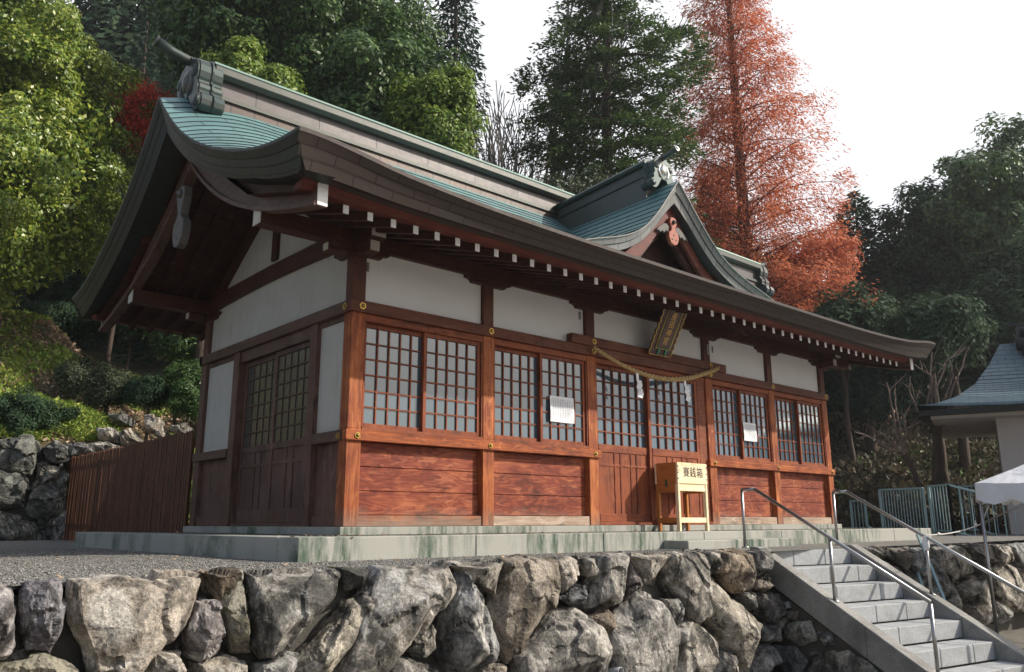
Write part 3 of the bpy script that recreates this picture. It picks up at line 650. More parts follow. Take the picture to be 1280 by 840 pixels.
# ------------------------------------------------------------------ stone platform
XL, XR, YF, YB = -1.10, 11.2, -1.20, 5.4; ZP = -.075
plat = empty('stone_platform', (5, 2, ZG), 'low granite platform carrying the shrine hall, green algae on its front', 'platform')
mb = MB(); mb.box(XL+.02, XR-.02, YF+.02, YB-.02, ZG-.05, ZP-.012); obj('platform_floor', mb, 'gravel_ground', plat)
def kerb(x0, x1, y0, y1):
    mb = MB(); mb.box(x0, x1, y0, y1, ZG-.06, ZP); obj('kerb_stone', mb, 'granite', plat, bevel=.007)
xk = XL
cuts = [XL, .75, 2.55, 4.4, 6.2, 8.0, 9.7, XR]
for a_, b_ in zip(cuts[:-1], cuts[1:]): kerb(a_+.003, b_-.003, YF, YF+.36)
cuts = [YF+.363, .9, 2.5, 4.1, YB]
for a_, b_ in zip(cuts[:-1], cuts[1:]): kerb(XL, XL+.36, a_+.003, b_-.003); kerb(XR-.36, XR, a_+.003, b_-.003)
mb = MB()
for a_, b_ in ((3.58, 4.7), (4.706, 5.95)): mb.box(a_, b_, YF-.36, YF-.004, ZG-.05, ZG+.10)
obj('stepping_block', mb, 'granite', bevel=.008, label='long low granite step in front of the platform, at the shrine doors', cat='step')

# ------------------------------------------------------------------ the shrine hall
C_ = [.086, 1.906, 3.726, 6.418, 8.238, 10.058]; PW = .172; LY = 4.147; XM = 5.072; YM = LY/2
hall = empty('shrine_hall', (XM, YM, ZP), 'red-brown timber shrine hall with curved green copper roof and white plaster panels', 'shrine')
def part(name, mb, mat, bevel=.004, parent=None, **kw): return obj(name, mb, mat, parent or hall, bevel, **kw)
# plinth
mb = MB(); mb.box(-.06, C_[5]+.15, -.05, .28, ZP-.01, 0); mb.box(-.06, .24, .28, LY+.05, ZP-.01, 0); mb.box(C_[5]-.1, C_[5]+.15, .28, LY+.05, ZP-.01, 0); part('plinth', mb, 'granite', .006)
ZLT0, ZLT = 2.245, 2.374; ZS0, ZS = .872, .976; ZK0, ZK = 2.975, 3.13
for i_, c in enumerate(C_):
    wv_ = PW if i_ not in (2, 3) else .18
    mb = MB(); mb.box(c-wv_/2, c+wv_/2, 0, PW, .002, 1.0); mb.box(c-wv_/2+.004, c+wv_/2-.004, .004, PW-.004, 1.0, 2.3); 
    part('post', mb, 'timber_z')
    mb = MB(); mb.box(c-wv_/2+.008, c+wv_/2-.008, .008, PW-.008, ZLT-.02, ZK0); part('upper_post', mb, 'upper_post')
    mb = MB(); mb.box(c-wv_/2, c+wv_/2, LY-PW, LY, .002, ZK0); part('post', mb, 'side_z')
SY = [(.71, .93), (2.80, 3.04)]
for y0, y1 in SY:
    for xx in (.0, C_[5]-PW/2):
        mb = MB(); mb.box(xx-.008 if xx == 0 else xx, xx+PW-.01, y0+.03, y1-.03, .004, ZLT0-.001); part('post', mb, 'side_z')
# lintel, sill beams
mb = MB(); mb.box(-.035, C_[5]+PW/2+.035, -.035, .06, ZLT0, ZLT); part('lintel_beam', mb, 'lintel', .006)
mb = MB(); mb.box(-.03, .06, .061, LY+.03, ZLT0, ZLT); part('lintel_beam', mb, 'side_y', .006)
mb = MB(); mb.box(C_[5]+.02, C_[5]+PW/2+.03, .061, LY+.03, ZLT0, ZLT); part('lintel_beam', mb, 'side_y', .006)
mb = MB(); mb.box(-.03, C_[5]+PW/2+.03, LY-.06, LY+.03, ZLT0, ZLT); part('lintel_beam', mb, 'side_y', .006)
mb = MB(); mb.box(3.30, 6.84, -.055, .05, ZLT+.002, ZLT+.13); part('door_lintel_beam', mb, 'lintel', .006)
for x0, x1 in ((-.03, C_[2]+.12), (C_[3]-.12, C_[5]+PW/2+.03)):
    mb = MB(); mb.box(x0, x1, -.032, .05, ZS0, ZS); part('sill_beam', mb, 'timber_x', .006)
for y0, y1 in ((.09, .72), (3.02, LY+.03)):
    mb = MB(); mb.box(-.02, .05, y0, y1, ZS0, ZS+.01); part('sill_beam', mb, 'side_y', .005)
# brass nail covers
def medal(x, y, z, nrm, r_=.042, ring=True):
    mb = MB()
    d = Vector((0, -1, 0)) if nrm == 'y' else Vector((-1, 0, 0)); c = Vector((x, y, z))
    mb.tube([c, c+d*.008, c+d*.010], [r_, r_, r_*.92], 6)
    o = part('nail_cover', mb, 'brass', 0, smooth=False)
    mb = MB(); mb.tube([c+d*.010, c+d*.013], [r_*.62, r_*.6], 12); obj('disc', mb, 'brass_dark', o)
    mb = MB(); mb.tube([c+d*.013, c+d*.022, c+d*.028], [r_*.42, r_*.36, .004], 10); obj('knob', mb, 'brass', o)
for i_, c in enumerate(C_):
    medal(c+(.005 if i_ else .02), -.035, (ZLT0+ZLT)/2, 'y')
    if i_ in (2, 3): medal(c, -.055, ZLT+.066, 'y')
    medal(c+(.02 if i_ == 0 else 0), -.032, (ZS0+ZS)/2, 'y', .036)
medal(-.03, .1, (ZLT0+ZLT)/2, 'x'); medal(-.02, .14, (ZS0+ZS)/2, 'x', .036)
# bays: wainscot boards, rail, sill, head, sashes
def sash(x0, x1, z0, z1, y, nc, nr, stile=.045, railb=.05, railt=.05, th_=.03, name='sliding_sash'):
    mb = MB(); mb.box(x0, x0+stile, y, y+th_, z0, z1); mb.box(x1-stile, x1, y, y+th_, z0, z1)
    mb.box(x0+stile, x1-stile, y+.002, y+th_-.002, z0, z0+railb); mb.box(x0+stile, x1-stile, y+.002, y+th_-.002, z1-railt, z1)
    s_ = part(name, mb, 'joinery_z', .003)
    gx0, gx1, gz0, gz1 = x0+stile, x1-stile, z0+railb, z1-railt; b_ = .0155
    mb = MB()
    for i_ in range(1, nc): xx = gx0+(gx1-gx0)*i_/nc; mb.box(xx-b_/2, xx+b_/2, y+.004, y+th_-.008, gz0, gz1)
    for j_ in range(1, nr): zz = gz0+(gz1-gz0)*j_/nr; mb.box(gx0, gx1, y+.0065, y+th_-.0105, zz-b_/2, zz+b_/2)
    obj('lattice', mb, 'joinery_x', s_)
    mb = MB(); mb.box(gx0-.005, gx1+.005, y+th_-.007, y+th_-.002, gz0-.005, gz1+.005); obj('pane', mb, 'frosted_pane', s_)
    return s_
for i_ in (0, 1, 3, 4):
    x0, x1 = C_[i_]+.086, C_[i_+1]-.086
    if i_ == 1: x1 = C_[2]-.09
    if i_ == 3: x0 = C_[3]+.09
    mb = MB(); mb.box(x0, x1, .015, .12, .002, .115); part('ground_rail', mb, 'bleached_x' if i_ else 'timber_x', .005)
    mb = MB(); zz = [.118, .365, .615, ZS0]
    for a_, b_ in zip(zz[:-1], zz[1:]): mb.box(x0, x1, .085, .11, a_+.003, b_-.003)
    mb.box(x0, x1, .105, .12, .11, ZS0)
    part('wainscot_boards', mb, 'board_x', .004)
    mb = MB(); mb.box(x0, x1, .0, .15, ZS+.001, ZS+.045); mb.box(x0, x1, .01, .15, 2.165, ZLT0-.001)
    mb.box(x0, x0+.022, .012, .14, ZS+.045, 2.165); mb.box(x1-.022, x1, .012, .14, ZS+.045, 2.165); part('window_frame', mb, 'joinery_x', .004)
    xm = (x0+x1)/2
    sash(x0+.022, xm+.025, ZS+.046, 2.164, .075, 5, 6); sash(xm-.025, x1-.022, ZS+.046, 2.164, .035, 5, 6)
    mb = MB(); mb.box(x0, x1, .06, .09, ZLT, ZK0+.03); part('plaster_panel', mb, 'plaster', 0)
mb = MB(); mb.box(C_[2]+.085, C_[3]-.085, .06, .09, ZLT+.1, ZK0+.03); part('plaster_panel', mb, 'plaster', 0)
# doors
dx0, dx1 = C_[2]+.09, C_[3]-.09
mb = MB(); mb.box(dx0, dx1, .0, .15, .002, .045); mb.box(dx0, dx1, .02, .15, 2.175, ZLT0-.001); mb.box(dx0, dx0+.025, .02, .14, .045, 2.175); mb.box(dx1-.20, dx1, .03, .14, .045, 2.175); part('door_frame', mb, 'joinery_x', .004)
xm = 4.96
for x0, x1, y in ((dx0+.026, xm+.03, .08), (xm-.03, dx1-.20, .035)):
    s_ = sash(x0, x1, .046, 2.174, y, 6, 6, .06, 1.03, .055, .036, 'sliding_door')
    # the lower rail of sash() is a full slab: dress it as panels
    mb = MB(); mb.box(x0+.06, x1-.06, y-.010, y+.004, .97, 1.075); obj('door_rail', mb, 'joinery_x', s_, .003); mb = MB(); mb.box(x0+.06, x1-.06, y-.009, y+.003, .046, .15); obj('door_rail', mb, 'joinery_x', s_, .003); mb = MB(); mb.box(x0+.06, x1-.06, y-.006, y+.003, .78, .815); obj('door_batten', mb, 'joinery_x', s_, .003); mb = MB()
    wv_ = (x1-x0-.12)
    for f_ in (.0, .31, .43, .64, .76, 1.0):
        xx = x0+.06+wv_*f_; mb.box(xx-.014, xx+.014, y-.008, y+.003, .15, .97)
    obj('door_muntins', mb, 'panel_z', s_, .003)
# pale upper panels' neighbours on the left side: plaster, doors
for xx, sgn in ((0.0, 1), (C_[5]+PW/2, -1)):
    X0, X1 = xx+sgn*.05, xx+sgn*.08
    mb = MB(); mb.box(X0, X1, PW, LY-PW, ZLT, 3.15); part('plaster_panel', mb, 'plaster_shade', 0)
    for y0, y1 in ((PW, .74), (3.01, LY-PW)):
        mb = MB(); mb.box(X0, X1, y0, y1, ZS, ZLT0); part('plaster_panel', mb, 'plaster_shade', 0)
        mb = MB(); mb.box(X0+sgn*.01, X1+sgn*.01, y0, y1, .09, ZS0); mb.box(X0-sgn*.02, X1, y0, y1, .004, .11); part('side_board', mb, 'side_z', .003)
        mb = MB(); mb.box(X0-sgn*.022, X1, y0, y1, ZLT0-.06, ZLT0-.001); part('side_head', mb, 'side_y', .003)
    mb = MB(); mb.box(X0-sgn*.03, X1+sgn*.03, .90, 2.83, 2.10, ZLT0-.001); part('side_door_head', mb, 'side_y', .003); mb = MB(); mb.box(X0-sgn*.03, X1+sgn*.03, .90, 2.83, .004, .045); part('side_door_threshold', mb, 'side_y', .003)
    for y0, y1, dxx in ((.91, 1.88, 0), (1.82, 2.82, .035)):
        xa = X0+sgn*dxx; xb = xa+sgn*.03
        mb = MB(); mb.box(xa, xb, y0, y0+.06, .046, 2.09); mb.box(xa, xb, y1-.06, y1, .046, 2.09)
        for z0, z1 in ((.046, .20), (.90, .98), (2.03, 2.09)): mb.box(xa+sgn*.001, xb-sgn*.001, y0+.06, y1-.06, z0, z1)
        d_ = part('side_door', mb, 'side_z', .003)
        mb = MB(); mb.box(xa+sgn*.016, xa+sgn*.024, y0+.05, y1-.05, .19, .91)
        for f_ in (.38, .58): yy = y0+.06+(y1-y0-.12)*f_; mb.box(xa+sgn*.004, xa+sgn*.016, yy-.014, yy+.014, .2, .9)
        mb.box(xa+sgn*.006, xa+sgn*.016, y0+.06, y1-.06, .72, .76); obj('door_panel', mb, 'side_z', d_)
        mb = MB()
        for c_ in range(1, 5): yy = y0+.06+(y1-y0-.12)*c_/5; mb.box(xa+sgn*.010, xa+sgn*.019, yy-.006, yy+.006, .98, 2.03)
        for c_ in range(1, 6): zz = .98+1.05*c_/6; mb.box(xa+sgn*.004, xa+sgn*.0205, y0+.06, y1-.06, zz-.009, zz+.009)
        obj('lattice', mb, 'side_y', d_)
        mb = MB(); mb.box(xa+sgn*.0205, xa+sgn*.026, y0+.05, y1-.05, .97, 2.04); obj('pane', mb, 'dark_pane', d_)
# rear wall, inner dark lining
mb = MB(); mb.box(PW, C_[5]-PW/2, LY-.1, LY-.06, 0, ZK0); part('rear_wall', mb, 'plaster', 0)
mb = MB(); mb.box(.12, C_[5]-.04, .16, .19, .05, 2.95); mb.box(.12, .16, .2, LY-.12, .05, 2.95); part('inner_lining', mb, 'dark_x', 0)
# bracket arms
def arc(cx, z, a, h, n=7, flip=False):
    pts = []
    return pts
def bracket(c, y0, y1, hw=.36, zt=ZK0-.001, h=.085, axis='x'):
    pr = [(-hw, zt), (-hw, zt-.035)]
    for t in range(1, 6):
        a = t/5*math.pi/2; pr.append((-hw+.10*math.sin(a)*1.0, zt-.035-(h-.035)*(1-math.cos(a))))
    pr2 = [(-p_, z_) for p_, z_ in reversed(pr)]
    poly = pr+pr2
    mb = MB()
    if axis == 'x': mb.prism([(c+p_, z_) for p_, z_ in poly], 1, y0, y1)
    else: mb.prism([(c+p_, z_) for p_, z_ in poly], 0, y0, y1)
    return mb
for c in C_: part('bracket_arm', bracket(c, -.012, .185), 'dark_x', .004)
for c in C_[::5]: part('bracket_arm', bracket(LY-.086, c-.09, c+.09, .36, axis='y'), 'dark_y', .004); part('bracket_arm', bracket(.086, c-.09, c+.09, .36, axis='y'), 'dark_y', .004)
# wall plates running out past the gable, white ends
for y in (.086, LY-.086):
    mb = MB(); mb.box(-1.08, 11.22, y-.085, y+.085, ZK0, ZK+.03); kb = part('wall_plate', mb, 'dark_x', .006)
    for xx in (-1.088, 11.22):
        mb = MB(); mb.box(xx, xx+.008, y-.084, y+.084, ZK0+.001, ZK+.029); obj('beam_end', mb, 'pale_end', kb)
    for xx in (-.30, 10.144+.30):                                    # short nosings under the plate
        s_ = -1 if xx < 0 else 1
        mb = MB(); mb.box(min(xx, xx-s_*.22), max(xx, xx-s_*.22), y-.07, y+.07, ZK0-.11, ZK0-.002); nb = part('nosing', mb, 'dark_x', .02)
        mb = MB(); mb.box(xx, xx+s_*.006, y-.05, y+.05, ZK0-.095, ZK0-.015); obj('beam_end', mb, 'pale_end', nb)
# tie beams at the gables, ends coming forward through the corner
for xx in (.086, 10.058):
    N_ = 14; ring = []
    for t in range(N_+1):
        y = -.34+(LY+.68)*t/N_; u_ = max(0, min(1, y/LY)); z_ = ZK0+.02+.06*math.sin(math.pi*u_)
        ring.append([(xx-.1, y, z_), (xx+.1, y, z_), (xx+.1, y, z_+.2), (xx-.1, y, z_+.2)])
    mb = MB(); mb.sweep(None, ring); tb = part('tie_beam', mb, 'dark_y', .008)
    for y, s_ in ((-.34, -1), (LY+.34, 1)):
        mb = MB(); mb.box(xx-.085, xx+.085, y, y+s_*.008, ZK0+.035, ZK0+.205); obj('beam_end', mb, 'pale_end', tb)
    mb = MB(); mb.box(xx-.07, xx+.07, -.27, .0, ZK0-.12, ZK0+.018); lb = part('nosing', mb, 'dark_y', .012)
    mb = MB(); mb.box(xx-.055, xx+.055, -.277, -.27, ZK0-.105, ZK0+.005); obj('beam_end', mb, 'pale_end', lb)
    # king post, diagonal struts and plaster above the tie beam
    ap = 4.28
    mb = MB(); mb.prism([(.35, 3.30), (LY-.35, 3.30), (YM+.08, ap), (YM-.08, ap)], 0, xx-.02, xx+.02); part('gable_plaster', mb, 'plaster_shade', 0)
    mb = MB(); mb.box(xx-.06, xx+.06, YM-.08, YM+.08, 3.33, 4.4); part('king_post', mb, 'dark_y', .004)
    for s_ in (-1, 1):
        mb = MB(); mb.bar((xx-.03, YM+s_*1.75, 3.24), (xx-.03, YM+s_*.0, 4.36), .1, .13); part('gable_strut', mb, 'dark_y', .004)
# ---- roof shape
PRF = np.array([(0, 5.04), (.35, 4.68), (.9, 4.22), (1.45, 3.90), (2.1, 3.60), (2.75, 3.39), (3.3, 3.30), (3.57, 3.30)])
EH = 3.57
PRI = np.array([(0, 5.27), (.25, 5.03), (.6, 4.74), (.9, 4.49), (1.45, 4.08), (2.1, 3.69), (2.75, 3.37), (3.3, 3.16), (3.57, 3.10)])   # away from the verge
def lift(x): return .22*min(1.2, (abs(x-XM)/6.5))**5.0
def zroof(s_, x):
    c = min(s_/EH, 1.02); d = xv(s_)-abs(x-XM); w_ = max(0.0, min(1.0, 1-d/1.15)); w_ = w_*w_
    zi = float(np.interp(s_, PRI[:, 0], PRI[:, 1]))+lift(x)*c**2; return zi*(1-w_)+float(np.interp(s_, PRF[:, 0], PRF[:, 1]))*w_
# smooth the profile a little
_s = np.linspace(0, EH, 60); _z = np.interp(_s, PRF[:, 0], PRF[:, 1]); _c = np.polyfit(_s, _z, 6); PRF = np.stack([_s, np.polyval(_c, _s)], 1)
_z = np.interp(_s, PRI[:, 0], PRI[:, 1]); _c = np.polyfit(_s, _z, 6); PRI = np.stack([_s, np.polyval(_c, _s)], 1)
def xv(s_): return 6.52+.11*(1-s_/EH)                     # half length of the roof at distance s from the ridge (top edge)
ns = 25; nxs = 70
def eave_th(x): return .165+.155*(abs(x-XM)/6.5)**4.5
sl = np.linspace(0, EH, 400); zl = np.interp(sl, PRF[:, 0], PRF[:, 1]); arcl = np.concatenate([[0], np.cumsum(np.hypot(np.diff(sl), np.diff(zl)))]); TOT = arcl[-1]
for sgn, nm in ((-1, 'front'), (1, 'rear')):
    G = []; U = []
    for c in range(ns):
        for e in (0, 1):
            al = TOT*(c+e)/ns; s_ = float(np.interp(al, arcl, sl)); hh = .012 if e == 1 else 0.002
            row = []; ur = []
            for i_ in range(nxs+1):
                x = XM-xv(s_)+2*xv(s_)*i_/nxs; row.append((x, YM+sgn*(s_+(.004 if e else 0)), zroof(s_, x)+hh)); ur.append((x, (c+.02+.96*e)*.17))
            G.append(row); U.append(ur)
    mb = MB(); mb.grid(G, U); o = part('roof_slope', mb, 'copper_teal', 0, normals=False)
    o.data.polygons.foreach_set('use_smooth', [False]*len(o.data.polygons))
    # eave fascia (three lapped courses) and copper drip edge
    G = []; U = []; E0 = EH+.006
    lv = [(0, 0, .02), (0, .0, -.02), (-.012, .30, 0), (-.035, .32, 0), (-.05, .62, 0), (-.075, .64, 0), (-.09, 1.0, 0), (-.36, .93, 0)]
    for (dy, fr, dz) in lv:
        row = []; ur = []
        for i_ in range(nxs*2+1):
            x = XM-(xv(EH)+dy*1.0)+2*(xv(EH)+dy*1.0)*i_/(nxs*2) if dy > -.3 else XM-(xv(EH)-.19)+2*(xv(EH)-.19)*i_/(nxs*2)
            t_ = eave_th(x); zz = zroof(EH, x)-fr*t_+dz; out = {0: 0, -.012: .05, -.035: .055, -.05: .10, -.075: .105, -.09: .15, -.36: .36}[dy]
            row.append((x, YM+sgn*(E0-out), zz)); ur.append((x, -fr*.255))
        G.append(row); U.append(ur)
    mb = MB(); mb.grid(G, U); part('eave_fascia', mb, 'copper_fascia', 0, normals=False)
# verges (gable edges), thick curved copper, flaring outwards at the top
for sx in (-1, 1):
    for sgn in (-1, 1):
        G = []; U = []
        lv = [(0.0, -.06), (0.0, .03), (-.040, .30), (-.046, .31), (-.082, .62), (-.088, .63), (-.13, 1.0), (-.42, .96)]
        for dx, fr in lv:
            row = []; ur = []
            for i_ in range(41):
                s_ = EH*i_/40; th_ = np.interp(s_, [0, 1, 2.5, EH], [.40, .30, .24, .32]); x = XM+sx*(xv(s_)+dx+.004); 
                if i_ == 40: s_ = EH-abs(dx)*1.05 if dx > -.3 else EH-.36
                zz = zroof(min(s_, EH), XM+sx*xv(s_))-max(fr, 0)*th_+(.0 if fr > 0 else .022)
                row.append((x, YM+sgn*s_, zz)); ur.append((s_, -fr*.24))
            G.append(row); U.append(ur)
        mb = MB(); mb.grid(G, U); part('verge', mb, 'copper_verge', 0, normals=False)
# underside boards and rafters
def zraf(s_): return float(np.interp(s_, [0, .9, 2.0, 3.13, 3.3], [4.56, 3.90, 3.20, 2.865, 2.84]))
for sgn in (-1, 1):
    G = [[(x, YM+sgn*s_, zraf(s_)+.055+.15*lift(x)*(s_/EH)**3) for x in np.linspace(XM-6.28, XM+6.28, 30)] for s_ in (0, .45, .9, 1.4, 2.0, 2.5, 3.13)]
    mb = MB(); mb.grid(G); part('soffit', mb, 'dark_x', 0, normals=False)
NR = 45; x0r, x1r = -.72, 10.864
proto = None
for i_ in range(NR):
    x = x0r+(x1r-x0r)*i_/(NR-1)
    if proto is None:
        ss = [-3.12, -2.0, -1.4, -.9, -.4, 0, .4, .9, 1.4, 2.0, 3.12]
        ring = [[(-.03, YM+s_, zraf(abs(s_))-.04), (.03, YM+s_, zraf(abs(s_))-.04), (.03, YM+s_, zraf(abs(s_))+.045), (-.03, YM+s_, zraf(abs(s_))+.045)] for s_ in ss]
        mb = MB(); mb.sweep(None, ring)
        proto = obj('rafter', mb, 'dark_y', hall, 0); proto.location = Vector((x, 0, .15*lift(x)))-hall.location
        mb = MB(); zz = zraf(3.12); mb.box(-.029, .029, YM-3.128, YM-3.1205, zz-.039, zz+.044)
        capo = obj('rafter_tip', mb, 'white_paint', proto); capo.location = (0, 0, 0)
    else:
        c = proto.copy(); COL.objects.link(c); c.location = Vector((x, 0, .15*lift(x)))-hall.location
        d = capo.copy(); COL.objects.link(d); d.parent = c; d.location = (0, 0, 0)
# red eave board between rafter tips and copper
for sgn in (-1, 1):
    ring = []
    for x in np.linspace(XM-6.3, XM+6.3, 40):
        zt = zroof(EH, x)-eave_th(x)*.95; zb = zraf(3.12)+.05+.15*lift(x)
        ring.append([(x, YM+sgn*3.09, zb), (x, YM+sgn*3.20, zb), (x, YM+sgn*3.27, zt), (x, YM+sgn*3.09, zt)])
    mb = MB(); mb.sweep(None, ring); part('eave_board', mb, 'red_x', 0)
# bargeboards with white tips
BB = np.array([(-.02, 4.30, 4.62), (.25, 4.12, 4.45), (.8, 3.66, 3.98), (1.6, 3.29, 3.60), (2.5, 2.97, 3.27), (3.26, 2.80, 3.10)])
_b1 = np.polyfit(BB[:, 0], BB[:, 1], 3); _b2 = np.polyfit(BB[:, 0], BB[:, 2], 3); _bs = np.linspace(-.02, 3.26, 30); BB = np.stack([_bs, np.polyval(_b1, _bs), np.polyval(_b2, _bs)], 1)
for xx, sx in ((-1.04, -1), (XM*2+1.04, 1)):
    for sgn in (-1, 1):
        for dz0, dz1, dxx in ((0, 1, 0), (-.0, .14, .03)):
            ring = []
            for s_ in np.linspace(0, 3.26, 24):
                zb = float(np.interp(s_, BB[:, 0], BB[:, 1])); zt = float(np.interp(s_, BB[:, 0], BB[:, 2])); z0 = zb-.012 if dz1 < .5 else zb; z1 = zb+(zt-zb)*dz1
                y = YM+sgn*s_; xa, xb = xx-sx*.05, xx+sx*(.05+dxx)
                ring.append([(xa, y, z0), (xb, y, z0), (xb, y, z1), (xa, y, z1)])
            mb = MB(); mb.sweep(None, ring); bb = part('bargeboard', mb, 'side_y', .004) if dz1 > .5 else obj('moulding', mb, 'side_y', bb, .003)
            if dz1 > .5: keep = bb
            else: bb = keep
        mb = MB(); y = YM+sgn*3.26; mb.box(xx-.05, xx+.05, y, y+sgn*.012, BB[-1][1], BB[-1][2]); obj('bargeboard_tip', mb, 'white_paint', keep)
    # inner rafter at the verge and hanging ornament
    pro = [(0, .78), (.10, .76), (.12, .62), (.07, .50), (.05, .42), (.09, .36), (.15, .33), (.17, .24), (.15, .12), (.09, .03), (0, 0)]
    poly = [(YM+a_, 3.22+b_) for a_, b_ in pro]+[(YM-a_, 3.22+b_) for a_, b_ in reversed(pro[1:-1])]
    mb = MB(); mb.prism(poly, 0, xx+sx*.06, xx+sx*.16); gg = part('gable_pendant', mb, 'gegyo_grey', .008)
    mb = MB()
    for a_, b_ in ((0, .30), (-.07, .17), (.07, .17), (0, .12)): mb.tube([(xx+sx*.155, YM+a_, 3.22+b_), (xx+sx*.164, YM+a_, 3.22+b_)], .018, 8)
    mb.tube([(xx+sx*.155, YM, 3.90), (xx+sx*.185, YM, 3.90), (xx+sx*.21, YM, 3.90)], [.06, .05, .015], 6); obj('carving', mb, 'dark_metal', gg)
# ---- main ridge
def band(name, x0, x1, hw, z0, z1, mat, y=YM, axis='x', uvs=1.0):
    mb = MB(); 
    for s_ in (-1, 1):
        n_ = 30; G = [[(x, y+s_*hw, z) for x in np.linspace(x0, x1, n_)] for z in (z0, z1)]; U = [[(x*uvs, z*uvs) for x in np.linspace(x0, x1, n_)] for z in (z0, z1)]
        mb.grid(G, U)
    mb.box(x0, x1, y-hw+.001, y+hw-.001, z0, z1)
    return part(name, mb, mat, 0)
RX0, RX1 = -1.0, XM*2+1.0
band('ridge_base', RX0, RX1, .25, 4.80, 5.14, 'copper_brown')
band('ridge_moulding', RX0, RX1, .28, 5.14, 5.165, 'copper_lip'); band('ridge_moulding', RX0, RX1, .265, 5.165, 5.20, 'copper_lip'); band('ridge_side', RX0, RX1, .225, 5.20, 5.41, 'copper_mauve')
mb = MB(); mb.prism([(YM-.28, 5.41), (YM+.28, 5.41), (YM+.335, 5.45), (YM+.335, 5.53), (YM+.31, 5.56), (YM-.31, 5.56), (YM-.335, 5.53), (YM-.335, 5.45)], 0, RX0-.03, RX1+.03); rc_ = part('ridge_cap', mb, 'copper_lip', .006)
mb = MB(); mb.prism([(YM-.32, 5.561), (YM+.32, 5.561), (YM+.30, 5.60), (YM+.14, 5.65), (YM+.07, 5.69), (YM-.07, 5.69), (YM-.14, 5.65), (YM-.30, 5.60)], 0, RX0-.04, RX1+.04); obj('cap_top', mb, 'copper_green', rc_, .004)
def finial(origin, ax, mat, mat2, sc=1.0, tail_up=.12):
    """ridge-end ornament: arched plate with scroll feet, boss and a long upturned tail tube. ax = outward horizontal direction"""
    ax = Vector(ax); sd_ = Vector((-ax.y, ax.x, 0)); o_ = Vector(origin)
    W_ = lambda a, h, t: o_+sd_*a*sc+Vector((0, 0, h*sc))+ax*t*sc
    half = [(.10, -.04), (.17, -.16), (.25, -.27), (.33, -.335), (.43, -.34), (.50, -.29), (.52, -.21), (.49, -.13), (.43, -.09), (.385, -.05), (.40, .0), (.395, .05), (.355, .09), (.34, .12), (.365, .17), (.385, .25), (.375, .34), (.33, .42), (.25, .48), (.17, .50), (.12, .53), (.07, .575), (0, .59)]
    def omega(k0_, k1_, grow=0.0):
        pl_ = [(a_*(1+grow), h_+(grow*.3 if h_ > 0 else 0)) for a_, h_ in half]; poly = [(-a_, h_) for a_, h_ in pl_]+[(a_, h_) for a_, h_ in reversed(pl_[:-1])]
        n = len(poly); mb = MB(); mb.add([W_(a_, h_, k0_) for a_, h_ in poly]+[W_(a_, h_, k1_) for a_, h_ in poly], [tuple(range(n)), tuple(range(2*n-1, n-1, -1))]+[(i, i+n, (i+1) % n+n, (i+1) % n) for i in range(n)]); return mb
    sc = sc*.92
    f_ = part('ridge_finial', omega(-.16, .16), mat, .012*sc)
    obj('raised_band', omega(-.03, .0, .05), mat, f_, .006*sc)
    obj('rim', omega(.161, .185, -.02), mat, f_, .006*sc)
    mb = MB()
    for s_ in (-1, 1):
        mb.tube([W_(s_*.42, -.215, .18), W_(s_*.42, -.215, .21), W_(s_*.42, -.215, .225)], [.085*sc, .075*sc, .02*sc], 14); mb.tube([W_(s_*.27, .28, .18), W_(s_*.27, .28, .205), W_(s_*.27, .28, .22)], [.085*sc, .07*sc, .02*sc], 14)
    obj('scroll', mb, mat, f_)
    mb = MB(); mb.tube([W_(0, .22, .13), W_(0, .22, .2), W_(0, .22, .24)], [.17*sc, .15*sc, .05*sc], 16)
    for s_ in (-1, 1):
        mb.tube([W_(s_*.05, -.02, .16), W_(s_*.14, .04, .19), W_(s_*.2, .16, .18), W_(s_*.14, .3, .18), W_(s_*.03, .38, .17)], [.03*sc, .04*sc, .035*sc, .03*sc, .015*sc], 8)
    obj('crest', mb, mat2, f_)
    mb = MB(); pts = [W_(0, .50, -.4), W_(0, .51, -.1), W_(0, .54, .2), W_(0, .585, .42), W_(0, .65, .62)]
    mb.tube(pts, [.075*sc, .075*sc, .068*sc, .063*sc, .072*sc], 16, True); tl = obj('tail_tube', mb, mat, f_)
    e = (pts[-1]-pts[-2]).normalized(); mb = MB(); n = 16; a = e.orthogonal().normalized(); b_ = e.cross(a); vs = []
    for rr_, tt in ((.082, 0), (.082, .02), (.05, .02), (.05, -.03)):
        for q_ in range(n): vs.append(pts[-1]+e*tt*sc+(a*math.cos(6.283*q_/n)+b_*math.sin(6.283*q_/n))*rr_*sc)
    mb.add(vs, [(r_*n+q_, r_*n+(q_+1) % n, (r_+1)*n+(q_+1) % n, (r_+1)*n+q_) for r_ in range(3) for q_ in range(n)]); mb.smooth = True; obj('tail_rim', mb, mat2, f_)
finial((RX0-.08, YM, 5.16), (-1, 0, 0), 'copper_orn', 'copper_dark'); finial((RX1+.08, YM, 5.16), (1, 0, 0), 'copper_silver', 'copper_dark')
